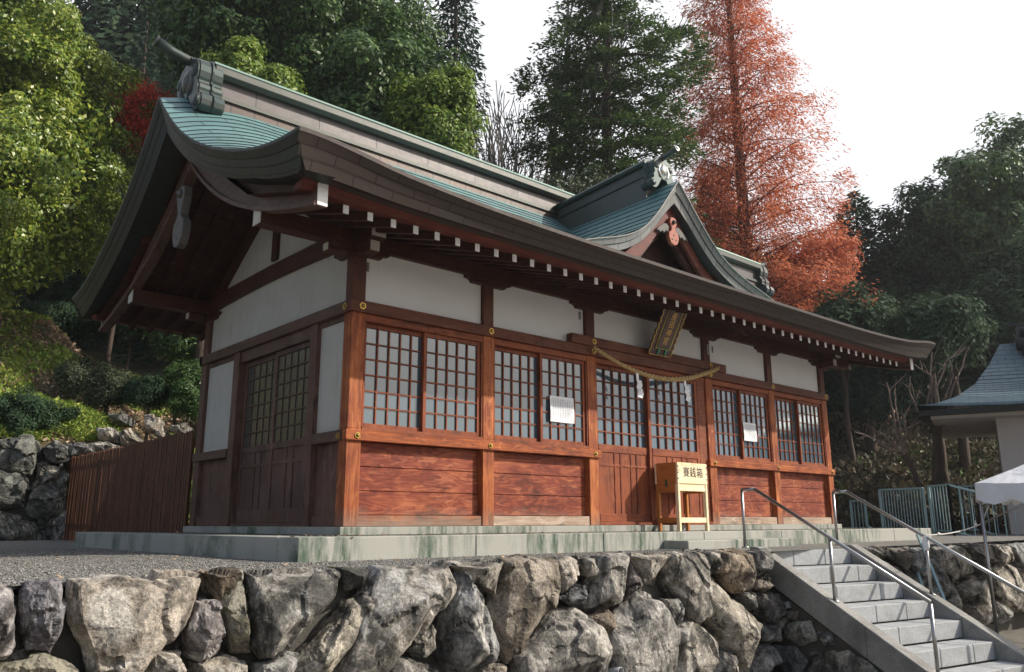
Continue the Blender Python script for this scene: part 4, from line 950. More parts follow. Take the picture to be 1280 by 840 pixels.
# ---- dormer gable over the doors
DP = np.array([(0, 4.93), (.15, 4.80), (.3, 4.62), (.5, 4.38), (.8, 4.12), (1.2, 3.89), (1.7, 3.68), (2.3, 3.50), (2.9, 3.37)])
_c = np.polyfit(DP[:, 0], DP[:, 1], 5)
_s2 = np.linspace(0, 2.9, 50); DPs = np.stack([_s2, np.polyval(_c, _s2)], 1)
def zd(a): return float(np.interp(a, DPs[:, 0], DPs[:, 1]))
sl2 = DPs[:, 0]; al2 = np.concatenate([[0], np.cumsum(np.hypot(np.diff(DPs[:, 0]), np.diff(DPs[:, 1])))])
def dlean(a, y): return .07*max(0, 1-a/.9)*max(0, min(1, (1.6-y)/2.2))
def yfr(a): return -.60-.16*(a/2.9)                      # front edge leans forward towards the foot
for sx in (-1, 1):
    G = []; U = []; nc = 22
    for c in range(nc):
        for e in (0, 1):
            a = float(np.interp(al2[-1]*(c+e)/nc, al2, sl2)); row = []; ur = []
            for t in range(13):
                y = yfr(a)+(1.95-yfr(a))*t/12; row.append((XM+sx*(a+(.004 if e else 0)), y, zd(a)+(.012 if e else .002)+dlean(a, y))); ur.append((y+.3, (c+.02+.96*e)*.17))
            G.append(row); U.append(ur)
    mb = MB(); mb.grid(G, U); part('dormer_slope', mb, 'copper_teal', 0, normals=False, smooth=False)
    for mt, lv, nm in (('copper_silver', [(0, -.02), (0, .06), (.03, .07), (.06, .5), (.075, .52), (.10, 1.0), (.30, .97)], 'dormer_verge'),):
        G = []; U = []
        for dy, fr in lv:
            row = []; ur = []
            for i_ in range(41):
                a = 2.9*i_/40; th_ = np.interp(a, [0, .3, 1, 2.9], [.34, .26, .20, .18]); row.append((XM+sx*a, yfr(a)-.004+dy, zd(a)+dlean(a, yfr(a))-fr*th_)); ur.append((al2[-1]*a/2.9, -fr*.2))
            G.append(row); U.append(ur)
        mb = MB(); mb.grid(G, U); part(nm, mb, mt, 0, normals=False)
    # red bargeboard in two steps
    for (y0, y1, t0, t1, mt) in ((-.40, -.34, .24, .46, 'red_x'), (-.30, -.22, .40, .56, 'dark_x')):
        ring = []
        for a in np.linspace(0, 2.1, 22):
            ring.append([(XM+sx*a, y0, zd(a)-t1*(1.1 if a < .3 else 1)), (XM+sx*a, y1, zd(a)-t1), (XM+sx*a, y1, zd(a)-t0), (XM+sx*a, y0, zd(a)-t0)])
        mb = MB(); mb.sweep(None, ring); part('dormer_bargeboard', mb, mt, .003)
    mb = MB(); G = [[(XM+sx*a, y, zd(a)-.20) for y in (-.45, .6)] for a in np.linspace(0, 2.9, 20)]; mb.grid(G); part('dormer_soffit', mb, 'dark_y', 0)
poly = [(XM+a, max(3.2, zd(abs(a))-.24)) for a in np.linspace(-1.9, 1.9, 21)]
mb = MB(); mb.prism([(XM-1.9, 3.35)]+poly+[(XM+1.9, 3.35)], 1, .02, .06); part('dormer_gable_wall', mb, 'dark_x', 0)
pro = [(0, .44), (.06, .43), (.08, .34), (.045, .27), (.06, .22), (.11, .19), (.12, .12), (.08, .03), (0, 0)]
mb = MB(); mb.prism([(XM+a, 4.02+b_) for a, b_ in pro]+[(XM-a, 4.02+b_) for a, b_ in reversed(pro[1:-1])], 1, -.47, -.41); gg = part('dormer_pendant', mb, 'gegyo_red', .006)
for s_ in (-1, 1):
    mb = MB(); pr = [(.09, .30), (.16, .36), (.24, .32), (.32, .25), (.40, .17), (.44, .10), (.38, .12), (.33, .08), (.28, .14), (.22, .10), (.18, .18), (.12, .15)]
    mb.prism([(XM+s_*a*.85, 4.02+.1+b_*.62) for a, b_ in pr], 1, -.445, -.415); obj('fin', mb, 'gegyo_grey', gg, .004)
mb = MB()
for a_, b_ in ((0, .16), (-.045, .09), (.045, .09)): mb.tube([(XM+a_, -.474, 4.02+b_), (XM+a_, -.468, 4.02+b_)], .014, 8)
mb.tube([(XM, -.47, 4.38), (XM, -.50, 4.38), (XM, -.515, 4.38)], [.035, .03, .008], 6); obj('carving', mb, 'dark_metal', gg)
for hw, z0, z1, mt, nm in ((.17, 4.66, 5.02, 'copper_dark', 'dormer_ridge_base'), (.19, 5.02, 5.045, 'copper_orn', 'dormer_ridge_moulding'), (.15, 5.045, 5.20, 'copper_dark', 'dormer_ridge_side')):
    mb = MB(); mb.box(XM-hw, XM+hw, -.12, 2.0, z0, z1); mb.v = [(x_, y_, z_+.16*(2.0-y_)/2.1) for x_, y_, z_ in mb.v]; part(nm, mb, mt, .004)
mb = MB(); mb.prism([(XM-.2, 5.20), (XM+.2, 5.20), (XM+.23, 5.235), (XM+.2, 5.28), (XM+.06, 5.33), (XM-.06, 5.33), (XM-.2, 5.28), (XM-.23, 5.235)], 1, -.15, 2.05); mb.v = [(x_, y_, z_+.16*(2.0-y_)/2.1) for x_, y_, z_ in mb.v]; part('dormer_ridge_cap', mb, 'copper_orn', .004)
finial((XM, -.22, 5.13), (0, -1, 0), 'copper_orn', 'bright_tin', .66)

# ------------------------------------------------------------------ things at the doors
# name plaque, leaning forward
pl = empty('name_plaque', (5.08, -.2, 2.5), 'dark framed name board with gold edge hanging tilted above the doors', 'sign')
A0 = Vector((4.80, -.09, 2.43)); UPV = Vector((0, -.36, .66)).normalized(); RT = Vector((1, 0, 0)); NM = RT.cross(UPV)
def PQ(a, b_, c_=0): return A0+RT*a+UPV*b_+NM*c_
WQ, HQ = .50, .80
rim = []
nseg = 8
for t in range(nseg*2+1): rim.append((WQ-.012*math.cos(t*math.pi)-.0, HQ*t/(nseg*2)))
left = [(0.012*math.cos(t*math.pi)+.0, HQ*t/(nseg*2)) for t in range(nseg*2, -1, -1)]
poly = rim+[(WQ*(1-t/8), HQ+.012*math.cos(t*math.pi)) for t in range(1, 8)]+left
def plate(poly, c0_, c1_):
    n = len(poly); mb = MB(); mb.add([PQ(a, b_, c0_) for a, b_ in poly]+[PQ(a, b_, c1_) for a, b_ in poly], [tuple(range(n)), tuple(range(2*n-1, n-1, -1))]+[(i, i+n, (i+1) % n+n, (i+1) % n) for i in range(n)]); return mb
obj('board', plate(poly, 0, .035), 'plaque_wood', pl)
mb = MB(); pp = [PQ(a, b_, .036) for a, b_ in poly]; mb.tube(pp+[pp[0]], .008, 6); obj('gilt_edge', mb, 'gold', pl)
obj('green_border', plate([(.10, .115), (.40, .115), (.40, .70), (.10, .70)], .03, .045), 'plaque_green', pl)
obj('field', plate([(.125, .135), (.375, .135), (.375, .68), (.125, .68)], .04, .05), 'plaque_field', pl)
mb = MB(); pp = [PQ(a, b_, .046) for a, b_ in ((.09, .105), (.41, .105), (.41, .71), (.09, .71))]; mb.tube(pp+[pp[0]], .007, 6); obj('gilt_frame', mb, 'gold', pl)
for ch, b_ in zip('産田神宮', (.60, .475, .35, .225)): text('lettering', ch, .125, PQ(.25, b_, .052), RT, UPV, 'gold', pl, .0, .003)
mb = MB()
for a in (.17, .33): mb.tube([PQ(a, .02, .05), PQ(a, .05, .055), PQ(a, .10, .05)], [.018, .013, .020], 8)
obj('jade_fitting', mb, 'jade', pl)
# sacred rope and paper streamers
pts = [PY(742, 434, -.11), PY(770, 452, -.16), PY(800, 466, -.19), PY(830, 473.5, -.21), PY(858, 473, -.19), PY(880, 467, -.15), PY(896, 461, -.1)]
cv = []
for i_ in range(len(pts)-1):
    for t in range(6):
        f = t/6; p0 = pts[max(i_-1, 0)]; p1 = pts[i_]; p2 = pts[i_+1]; p3 = pts[min(i_+2, len(pts)-1)]
        cv.append(.5*((2*p1)+(-p0+p2)*f+(2*p0-5*p1+4*p2-p3)*f*f+(-p0+3*p1-3*p2+p3)*f**3))
cv.append(pts[-1]); N_ = len(cv)
rp = empty('sacred_rope', Vector(pts[3]), 'thick twisted straw rope hanging in a curve across the top of the doors', 'rope')
for ph in (0, 2.09, 4.19):
    st_ = []; rd = []
    M_ = N_*5
    for i_ in range(M_):
        f = i_*(N_-1)/(M_-1); j_ = int(min(f, N_-2)); c = Vector(cv[j_])*(1-(f-j_))+Vector(cv[j_+1])*(f-j_); tw = .019+.012*min(1, i_/M_*1.6)
        a = ph+i_*.42; d = (Vector(cv[min(j_+1, N_-1)])-Vector(cv[max(j_-1, 0)])).normalized(); n1 = d.cross(Vector((0, 0, 1))).normalized(); n2 = n1.cross(d)
        st_.append(c+(n1*math.cos(a)+n2*math.sin(a))*tw*.6); rd.append(tw*.72)
    mb = MB(); mb.tube(st_, rd, 7); obj('strand', mb, 'straw', rp)
mb = MB(); e = Vector(cv[-1])
for i_ in range(16):
    a = i_*.39; mb.tube([e, e+Vector((.07, .01*math.cos(a), .025+.028*math.sin(a)))], [.006, .003], 4)
obj('frayed_end', mb, 'straw', rp)
def streamer(px, py, Y, h, label):
    p = Vector(PY(px, py, Y)); mb = MB(); a = p.copy(); s_ = h/4; ww = .085
    mb.bar(p, p+Vector((0, -.004, -s_*1.2)), .05, .003, (0, 1, 0)); z0 = p.z-s_*1.05; x = p.x
    for i_ in range(4):
        x1 = x+(.02 if i_ % 2 == 0 else -.012); dy = -.010*(i_ % 2)-.004*i_; sl_ = .028 if i_ % 2 == 0 else -.028
        mb.add([(x1-ww/2, p.y+dy, z0), (x1+ww/2, p.y+dy-.02, z0-.012), (x1+ww/2+sl_, p.y+dy-.014, z0-s_*.86-.01), (x1-ww/2+sl_, p.y+dy-.002, z0-s_*.86+.01)], [(0, 1, 2, 3)]); z0 -= s_*.66; x = x1+sl_*.6
    return obj('paper_streamer', mb, 'paper', label=label, cat='streamer', group='zigzag paper streamers on the straw rope')
streamer(796.5, 466, -.20, .36, 'white zigzag paper streamer on the left half of the straw rope')
streamer(856, 474, -.20, .34, 'white zigzag paper streamer near the right end of the straw rope, above the offering box')
# notices taped to the lattice
def notice(cx, cz, w_, h_, y, tilt, label):
    o_ = empty('paper_notice', (cx, y, cz-h_/2), label, 'notice', 'paper notices on the window lattice')
    ca, sa = math.cos(tilt), math.sin(tilt)
    def q_(a, b_, dy=0): return (cx+a*ca-b_*sa, y+dy, cz+a*sa+b_*ca)
    G = []
    for j_ in range(7):
        b_ = -h_/2+h_*j_/6; G.append([q_(-w_/2+w_*i_/6, b_, -.006*math.sin(i_*1.1+j_*.8)-.006*(i_ in (0, 6))) for i_ in range(7)])
    mb = MB(); mb.grid(G); obj('sheet', mb, 'paper', o_, smooth=True)
    mb = MB(); r_ = random.Random(int(cx*10)); nl = 9
    for i_ in range(nl):
        a = w_*(.40-.8*i_/(nl-1)); b_ = h_*.38
        end = -h_*r_.uniform(.1, .4)
        while b_ > end:
            l_ = r_.uniform(.006, .016); w2 = r_.uniform(.004, .008)
            mb.add([q_(a-w2, b_, -.0145), q_(a+w2, b_, -.0145), q_(a+w2, b_-l_, -.0145), q_(a-w2, b_-l_, -.0145)], [(0, 1, 2, 3)]); b_ -= l_+.008
    obj('writing', mb, 'ink_faded', o_)
a, b_ = PY(687, 496, .02), PY(718, 527, .02); notice((a[0]+b_[0])/2, (PY(702, 512, .02)[2]), abs(b_[0]-a[0])*.97, .335, .022, 0, 'creased white paper notice on the right sash beside the door bay, left of the rope')
a, b_ = PY(929, 530, .02), PY(946, 552, .02); notice((a[0]+b_[0])/2, (PY(937.5, 540, .02)[2]), abs(b_[0]-a[0])*1.02, .30, .022, 0, 'white paper notice on the window to the right of the offering box')
# small votive name slips
for px, py, Y, s_, lb in ((459.5, 334, .055, 1, 'small grey paper slip pasted on the plaster beside the corner post'), (724.5, 394.5, .055, 1, 'small grey paper slip pasted on plaster left of the post where the rope starts'),
                          (885, 437, -.004, 1.5, 'narrow grey name slip pasted on the post above the right rope end'), (890.5, 437, .055, 1.0, 'thin grey slip pasted on plaster right of the post above the rope end'),
                          (1021, 465, .055, 1.1, 'small grey paper slip pasted on the plaster at the far right post')):
    p = PY(px, py, Y); mb = MB(); mb.box(p[0]-.022, p[0]+.022, Y-.002, Y+.001, p[2]-.055*s_, p[2]+.055*s_); o_ = obj('paper_slip', mb, 'paper_grey', label=lb, cat='paper slip', group='small paper slips pasted under the eaves')
    me2 = MB()
    for t in range(5): me2.box(-.012, .012, -.0045, -.003, .012+t*.020*s_, .022+t*.020*s_)
    w_ = obj('writing', me2, 'ink', o_); w_.location = (0, 0, 0)
# offering box
BX0, BX1, BY0, BY1 = 4.95, 5.64, -.42, .02-.04; BZ = ZP
ob = empty('offering_box', ((BX0+BX1)/2, -.2, BZ), 'pale wooden offering box on four legs with black brush writing, in front of the doors', 'offering box')
zt = .85; zb = .56
for ya, yb, nm in ((BY0, BY0+.03, 'box_front'), (BY1-.03, BY1, 'box_back')): mb = MB(); mb.box(BX0, BX1, ya, yb, zb, zt); obj(nm, mb, 'hinoki', ob, .004)
for xa, xb in ((BX0-.001, BX0+.03), (BX1-.03, BX1+.001)): mb = MB(); mb.box(xa, xb, BY0+.031, BY1-.031, zb, zt); obj('box_side', mb, 'hinoki_shade', ob, .004)
mb = MB(); mb.box(BX0+.03, BX1-.03, BY0+.03, BY1-.03, zb+.02, zb+.05); 
for i_ in range(7): yy = BY0+.05+i_*(BY1-BY0-.1)/6; mb.box(BX0+.03, BX1-.03, yy-.01, yy+.01, zt-.05, zt-.02)
obj('grating', mb, 'hinoki', ob, .002)
mb = MB()
for z_ in (.62, .70, .79):
    for xx in (BX0, BX1-.022): mb.box(xx-.002 if xx == BX0 else xx, xx+.022+(.002 if xx != BX0 else 0), BY0-.003, BY0+.001, z_, z_+.018)
obj('dovetails', mb, 'plaque_wood', ob)
for xx in (BX0+.0, BX1-.055):
    for yy, mt in ((BY0+.005, 'hinoki'), (BY1-.06, 'hinoki')):
        mb = MB(); mb.box(xx+.004, xx+.051, yy, yy+.05, BZ-.01, zb-.001); obj('leg', mb, 'hinoki_shade' if yy > -.2 else mt, ob, .004)
mb = MB()
for y0 in (BY0+.012, BY1-.05): mb.box(BX0+.056, BX1-.056, y0, y0+.03, .46, zb-.003); mb.box(BX0+.056, BX1-.056, y0, y0+.03, .03, .10)
obj('cross_rail', mb, 'hinoki', ob, .003)
mb = MB()
for x0 in (BX0+.01, BX1-.045): mb.box(x0, x0+.03, BY0+.058, BY1-.063, .44, zb-.003); mb.box(x0, x0+.03, BY0+.058, BY1-.063, .03, .10)
obj('side_rail', mb, 'hinoki_shade', ob, .003)
for ch, f in zip('賽銭箱', (.29, .51, .74)): text('lettering', ch, .150, (BX0+(BX1-BX0)*f, BY0-.002, .71), (1, 0, 0), (0, 0, 1), 'ink', ob, .0)
mb = MB(); mb.box(BX0-.004, BX0-.001, -.24, -.20, .52, .62); obj('sticker', mb, 'plaque_green', ob)

# ------------------------------------------------------------------ fence behind the hall
fe = empty('picket_fence', (-.02, 7.5, ZG), 'tall dark brown close-boarded picket fence running back from the hall', 'fence')
mb = MB(); y = LY+.08; r_ = random.Random(5)
i_ = 0
while y < 10.75:
    w_ = .080; h_ = 1.60+r_.uniform(-.012, .012)
    mb.prism([(y, ZG-.02), (y+w_, ZG-.02), (y+w_, ZG+h_-.03), (y+w_/2, ZG+h_), (y, ZG+h_-.03)], 0, -.03+r_.uniform(-.004, .004), -.008); y += w_+.020
obj('picket_boards', mb, 'fence_wood', fe, .003)
mb = MB()
for z_ in (.25, 1.35): mb.box(-.006, .03, LY+.08, 10.75, ZG+z_, ZG+z_+.07)
obj('fence_rails', mb, 'fence_wood', fe)
for y in (4.4, 6.5, 8.6, 10.6): mb = MB(); mb.box(.0, .08, y, y+.08, ZG-.02, ZG+1.5); obj('fence_post', mb, 'fence_wood', fe)

# ------------------------------------------------------------------ rock wall at the foot of the left slope
YR = 10.82
rw = empty('rock_bank_wall', (-3, YR, ZG), 'dark mossy boulder wall holding the slope behind the left end of the picket fence', 'retaining wall')
L_ = [([(-60,390),(100,388),(130,420),(125,480),(95,510),(60,480),(-60,470)],'rock_lichen_shade'), ([(135,420),(175,395),(215,420),(215,470),(150,470)],'rock_lichen_shade'), ([(-60,475),(70,490),(90,550),(75,610),(-60,620)],'rock_lichen_shade'),
      ([(95,545),(225,490),(228,560),(190,650),(140,680),(90,620)],'rock_lichen_shade'), ([(120,470),(200,480),(180,520),(130,540)],'rock_dark'), ([(-60,615),(60,640),(150,690),(150,745),(-60,745)],'rock_lichen_shade'),
      ([(150,660),(215,600),(240,735),(160,745)],'rock_dark'), ([(220,410),(300,405),(310,440),(220,450)],'rock_dark'), ([(230,450),(330,450),(330,560),(240,560)],'rock_dark'), ([(230,570),(330,570),(330,730),(240,730)],'rock_dark')]
for poly, mt in L_:
    k += 1; pts = [PY(x/2.625, 400+y/2.625, YR) for x, y in poly]; pts = [(p[0], p[1], max(p[2], ZG-.1)) for p in pts]; rock_obj('boulder', convex_rock(pts, (0, -1, 0), .35, k, 3, .07, .4), mt, rw)
b = MB(); b.box(-14, 2.2, YR+.12, YR+.3, ZG-.1, 1.45); obj('wall_backing', b, 'mortar', rw)
fill_stones(9, -13, -3.2, ZG+.3, 1.3, lambda x: YR, .5, .8, rw, 8, ['rock_lichen_shade', 'rock_dark'], dep=.35)
for n_, (poly, dd, mt) in enumerate([([(320,355),(380,358),(388,395),(330,400)],17.3,'rock_light'), ([(358,312),(412,306),(412,338),(372,338)],18.3,'rock_light'), ([(390,372),(430,356),(446,395),(400,410)],17.4,'rock_light'), ([(478,315),(512,311),(508,362),(484,368)],17.8,'rock_light'),
                         ([(515,362),(546,365),(542,388),(515,388)],17.6,'rock'), ([(562,350),(612,338),(604,372),(570,374)],17.8,'rock_light'), ([(250,420),(330,400),(390,412),(380,450),(260,450)],17.0,'rock')]):
    k += 1; pts = [P(x/2.625, 400+y/2.625, dd) for x, y in poly]
    rock_obj('boulder', convex_rock(pts, Vector((-.6, -.7, .1)), .25, k, 3, .05, .6), mt, label='%s rock in the left slope above the fence, %s' % (('pale angular', 'pale upper', 'broken', 'tall', 'small grey', 'wide pale', 'low dark')[n_], ('leftmost of the pale ones', 'highest on the bank', 'third from left', 'upright beside ivy', 'right of the upright rock', 'next to the hall corner', 'beside the rock wall')[n_]), cat='rock', group='rocks set in the slope')

# ------------------------------------------------------------------ plants
def leafquads(pos, d, nrm, L, Wd, fold=.15):
    d = d/np.linalg.norm(d, axis=1, keepdims=True); s_ = np.cross(d, nrm); s_ /= np.linalg.norm(s_, axis=1, keepdims=True)+1e-9; n_ = np.cross(s_, d)
    L = L[:, None]; Wd = Wd[:, None]
    v0 = pos; v2 = pos+d*L; mid = pos+d*L*.45-n_*Wd*fold; v1 = mid+s_*Wd*.5; v3 = mid-s_*Wd*.5
    V = np.stack([v0, v1, v2, v3], 1).reshape(-1, 3); F = np.arange(len(pos)*4).reshape(-1, 4); return V, F
def unit(n): v_ = rng.normal(size=(n, 3)); return v_/np.linalg.norm(v_, axis=1, keepdims=True)
def trunk_mesh(paths, n=8):
    mb = MB()
    for pts, rd in paths: mb.tube(pts, rd, n, True)
    return mb
def limbs(base, top, r0, targets, rseed, wig=.15):
    r_ = random.Random(rseed); base, top = Vector(base), Vector(top); H = (top-base).length; pts = []; rd = []
    for t in range(9):
        f = t/8; pts.append(base.lerp(top, f)+Vector((r_.uniform(-1, 1), r_.uniform(-1, 1), 0))*wig*H*.06*(f > 0)); rd.append(r0*(1-.8*f)+.01)
    out = [(pts, rd)]
    for tg in targets:
        tg = Vector(tg); f = max(.15, min(.92, ((tg.z-base.z)/max(H, .1))-.22)); i_ = f*8; j_ = int(i_); s_ = pts[j_].lerp(pts[min(j_+1, 8)], i_-j_); rr_ = (r0*(1-.8*f))*.55
        mid = s_.lerp(tg, .5)+Vector((r_.uniform(-1, 1), r_.uniform(-1, 1), r_.uniform(0, .8)))*.08*(tg-s_).length
        out.append(([s_, s_.lerp(mid, .5)+Vector((0, 0, .02*H)), mid, tg], [rr_, rr_*.75, rr_*.5, rr_*.15]))
    return out
def clumps(cen, rad, n, flat=.0, seed=0):
    g_ = np.random.default_rng(seed+11); u = g_.normal(size=(n, 3)); u /= np.linalg.norm(u, axis=1, keepdims=True)
    rr_ = g_.uniform(.35, 1.0, (n, 1))**.5; wob = 1+.20*np.sin(u[:, :1]*5+seed)+.15*np.sin(u[:, 2:]*7+seed*2)+.10*np.sin(u[:, 1:2]*13+seed)
    return np.array(cen)+u*rr_*wob*np.array(rad)
def broadleaf(name, label, cen, rad, ncl, per, leaf, mat, clr, seed, cat='tree', trunkmat='bark_brown', base=None, tr=.2, group=None, droop=.3, aspect=.5, kind=None, fill=.35):
    global rng
    rng = np.random.default_rng(seed); C0 = clumps(cen, rad, ncl, seed=seed); g_ = rng
    ctr = np.repeat(C0, per, 0); n = len(ctr); sz = np.repeat(g_.uniform(.6, 1.25, ncl)*clr, per)[:, None]
    u = unit(n); u[:, 2] = np.abs(u[:, 2])*np.where(g_.random(n) < .35, -1, 1); rr_ = g_.random((n, 1))**.33
    pos = ctr+u*rr_*sz*np.array([1, 1, .9]); out = pos-np.array(cen); out /= np.linalg.norm(out, axis=1, keepdims=True)+1e-6
    nr = out*.5+u*.6+unit(n)*.55+np.array([0, 0, .4]); d = np.cross(nr, unit(n)); d[:, 2] -= droop
    nf = int(n*fill*.25); pf = np.array(cen)+unit(nf)*(g_.random((nf, 1))**.4)*np.array(rad)*.86     # inner foliage
    pos = np.concatenate([pos, pf]); d = np.concatenate([d, unit(nf)]); nr = np.concatenate([nr, unit(nf)]); n += nf
    L = leaf*g_.uniform(.6, 1.3, n); L[-nf:] *= 1.7; V_, F_ = leafquads(pos, d, nr, L, L*aspect)
    if base is None: base = (cen[0], cen[1], hz(cen[0], cen[1])-.1)
    root = empty(name, base, label, cat, group)
    link('crown', npmesh('crown', V_, F_, mat), root)
    tg = C0[g_.choice(ncl, min(14, ncl), replace=False)]
    mb = trunk_mesh(limbs(base, (cen[0], cen[1], cen[2]+rad[2]*.5), tr, tg, seed)); obj('trunk', mb, trunkmat, root, normals=False)
    return root
def conifer(name, label, base, H, half, z_lo, levels, nb, per, leaf, mat, seed, rise=0.1, droop=.25, thick=.08, fanw=.35, aspect=.35, trunkmat='bark_brown', tr=.25, power=.9, ragged=.25, hang=.0, nbr=True, cat='tree', group=None, branch_r=.03, crown_fn=None, clump=False):
    """base: ground point; H: height; half: crown half-width; z_lo: start of foliage as a fraction of H"""
    g_ = np.random.default_rng(seed); base = np.array(base, float); P_, D_, N_ = [], [], []; br = []
    for l_ in range(levels):
        f = l_/(levels-1); z_ = base[2]+H*(z_lo+(1-z_lo)*f); ln0 = half*((1-f)**power+.03) if crown_fn is None else half*crown_fn(f)
        a0 = g_.random()*6.28
        for b_ in range(nb):
            a = a0+6.283*b_/nb+g_.uniform(-.35, .35); ln = ln0*g_.uniform(1-ragged, 1+ragged*.6); dirh = np.array([math.cos(a), math.sin(a), 0]); side = np.array([-math.sin(a), math.cos(a), 0])
            m_ = max(10, int(per*(ln/half)*(.6+.4*g_.random()))); t = g_.random(m_)**.75; t = .12+.88*t
            rz = rise*g_.uniform(.7, 1.3)
            zc = z_+ln*(rz*t-droop*t**2); lat = g_.normal(size=m_)*fanw*ln*(.25+.75*np.sin(np.pi*np.clip(t, 0, 1)*.85))*.5
            if clump:      # needles gathered in sprays along the bough
                ns_ = max(4, int(ln*7)); ct = .22+.78*g_.random(ns_)**.7; cl = g_.normal(size=ns_)*fanw*ln*.42*(.3+.7*np.sin(np.pi*ct*.8)); kk = g_.integers(0, ns_, m_)
                t = ct[kk]+g_.normal(size=m_)*.20/max(ln, .6); lat = cl[kk]+g_.normal(size=m_)*.19; cz_ = (g_.random(ns_)*.30-.05)[kk]; zc = z_+ln*(rz*t-droop*t**2)+cz_
            sub = .10*ln*np.sin(t*23+lat*9/max(ln, .1))
            p_ = base[None]*[1, 1, 0]+dirh*(ln*t)[:, None]+side*lat[:, None]; p_[:, 2] = zc+g_.normal(size=m_)*thick*(.5+ln*.15)+sub*.3-hang*g_.random(m_)
            d = dirh*(.8)+side*(np.sign(lat)*g_.uniform(.2, 1, m_))[:, None]+g_.normal(size=(m_, 3))*.35; d[:, 2] -= droop*.6+hang*1.2
            nn = np.array([0, 0, 1.0])+g_.normal(size=(m_, 3))*.45
            P_.append(p_); D_.append(d); N_.append(nn)
            if nbr and b_ % 1 == 0 and ln > .25*half:
                pts = [Vector(base*[1, 1, 0]+dirh*ln*t_+np.array([0, 0, z_+ln*(rz*t_-droop*t_**2)])) for t_ in (0, .3, .6, .9)]; r0_ = branch_r*(ln/half)
                br.append((pts, [r0_, r0_*.7, r0_*.4, r0_*.12]))
    P_ = np.concatenate(P_); D_ = np.concatenate(D_); N_ = np.concatenate(N_); L = leaf*g_.uniform(.6, 1.35, len(P_)); V_, F_ = leafquads(P_, D_, N_, L, L*aspect)
    root = empty(name, base, label, cat, group)
    link('crown', npmesh('crown', V_, F_, mat), root)
    tp = [Vector(base+np.array([.04*H*.2*math.sin(t*3+seed), .03*H*.2*math.cos(t*2.3), H*t])) for t in np.linspace(0, 1, 10)]; mb = MB(); mb.tube(tp, [tr*(1-.93*t)+.01 for t in np.linspace(0, 1, 10)], 10)
    for pts, rd in br: mb.tube(pts, rd, 5, False)
    obj('trunk', mb, trunkmat, root, normals=False); return root
def on_hill(px, d):
    """ground point straight below the viewing ray through column px at depth d"""
    p = P(px, 640, d); return np.array([p[0], p[1], hz(p[0], p[1])-.1])
def ms(px_, d): return px_*d/FPX

# big sunlit camphor on the left
c = P(5, 185, 23); broadleaf('camphor_tree', 'big bright yellow-green broadleaf tree filling the left edge of the picture', c, (ms(150, 23), ms(150, 23), ms(225, 23)), 650, 330, .125, 'leaf_camphor', .5, 21, droop=.5, fill=.5)
c = P(172, 148, 26); broadleaf('maple_tree', 'small deep red maple showing between the bright tree and the roof end', c, (ms(40, 27), ms(40, 27), ms(48, 27)), 70, 170, .11, 'leaf_maple', .4, 22, droop=.2, tr=.08)
b = on_hill(170, 34); conifer('cedar_tree', 'dark tall conifer just left above the ridge tail', b, P(170, -60, 34)[2]-b[2], ms(75, 34), .05, 34, 7, 90, .30, 'leaf_cedar', 31, rise=.05, droop=.35, fanw=.5, thick=.2, tr=.3)
b = on_hill(118, 38); conifer('cedar_tree', 'dim dark conifer behind the bright left tree', b, P(118, -90, 38)[2]-b[2], ms(80, 38), .05, 30, 7, 80, .36, 'leaf_cedar', 32, rise=.05, droop=.35, fanw=.5, thick=.2, tr=.3)
b = on_hill(235, 31); conifer('cedar_tree', 'dark conifer rising right behind the roof end ornament', b, P(235, -100, 31)[2]-b[2], ms(85, 31), .05, 30, 7, 90, .34, 'leaf_dark', 33, rise=.05, droop=.35, fanw=.5, thick=.2, tr=.3)
for px_, py_, d_, rx, rz, mt, lb, ncl in ((285, 60, 26, 95, 95, 'leaf_green', 'dense mid-green broadleaf tree above the left part of the ridge', 110), (400, 40, 27, 110, 110, 'leaf_green', 'large dark-green broadleaf tree above the middle of the main ridge', 140), (475, 120, 23.5, 75, 95, 'leaf_green', 'rounded green tree leaning over the ridge left of the sky gap', 110)):
    c = P(px_, py_, d_); broadleaf('evergreen_oak', lb, c, (ms(rx, d_), ms(rx, d_), ms(rz, d_)), ncl, 300, .17, mt, .62, int(px_), droop=.3, tr=.22)
c = P(548, 150, 22); broadleaf('evergreen_oak', 'bright lime-green tree at the right edge of the tree mass above the ridge', c, (ms(46, 22), ms(46, 22), ms(70, 22)), 70, 300, .13, 'leaf_lime', .42, 44, tr=.12)
c = P(300, 88, 20.5); broadleaf('evergreen_oak', 'small light-green tree top just above the ridge near its left end', c, (ms(28, 20.5), ms(28, 20.5), ms(34, 20.5)), 30, 260, .12, 'leaf_lime', .34, 45, tr=.08)
c = P(345, 118, 20.5); broadleaf('evergreen_oak', 'second light-green tree top along the ridge, lower and to the right', c, (ms(36, 20.5), ms(36, 20.5), ms(28, 20.5)), 30, 260, .12, 'leaf_lime', .34, 46, tr=.08)
b = on_hill(560, 30); conifer('cedar_tree', 'tall dark cedar with drooping boughs beside the open sky', b, P(560, -190, 30)[2]-b[2], ms(64, 30), .1, 38, 7, 120, .26, 'leaf_cedar', 51, rise=.05, droop=.45, fanw=.5, thick=.18, hang=.3, tr=.3, ragged=.4, power=.5)
b = on_hill(505, 33); conifer('cedar_tree', 'dark cedar behind the lime-green tree', b, P(505, -160, 33)[2]-b[2], ms(80, 33), .1, 32, 7, 90, .30, 'leaf_cedar', 52, rise=.05, droop=.4, fanw=.5, thick=.2, tr=.3, power=.6)
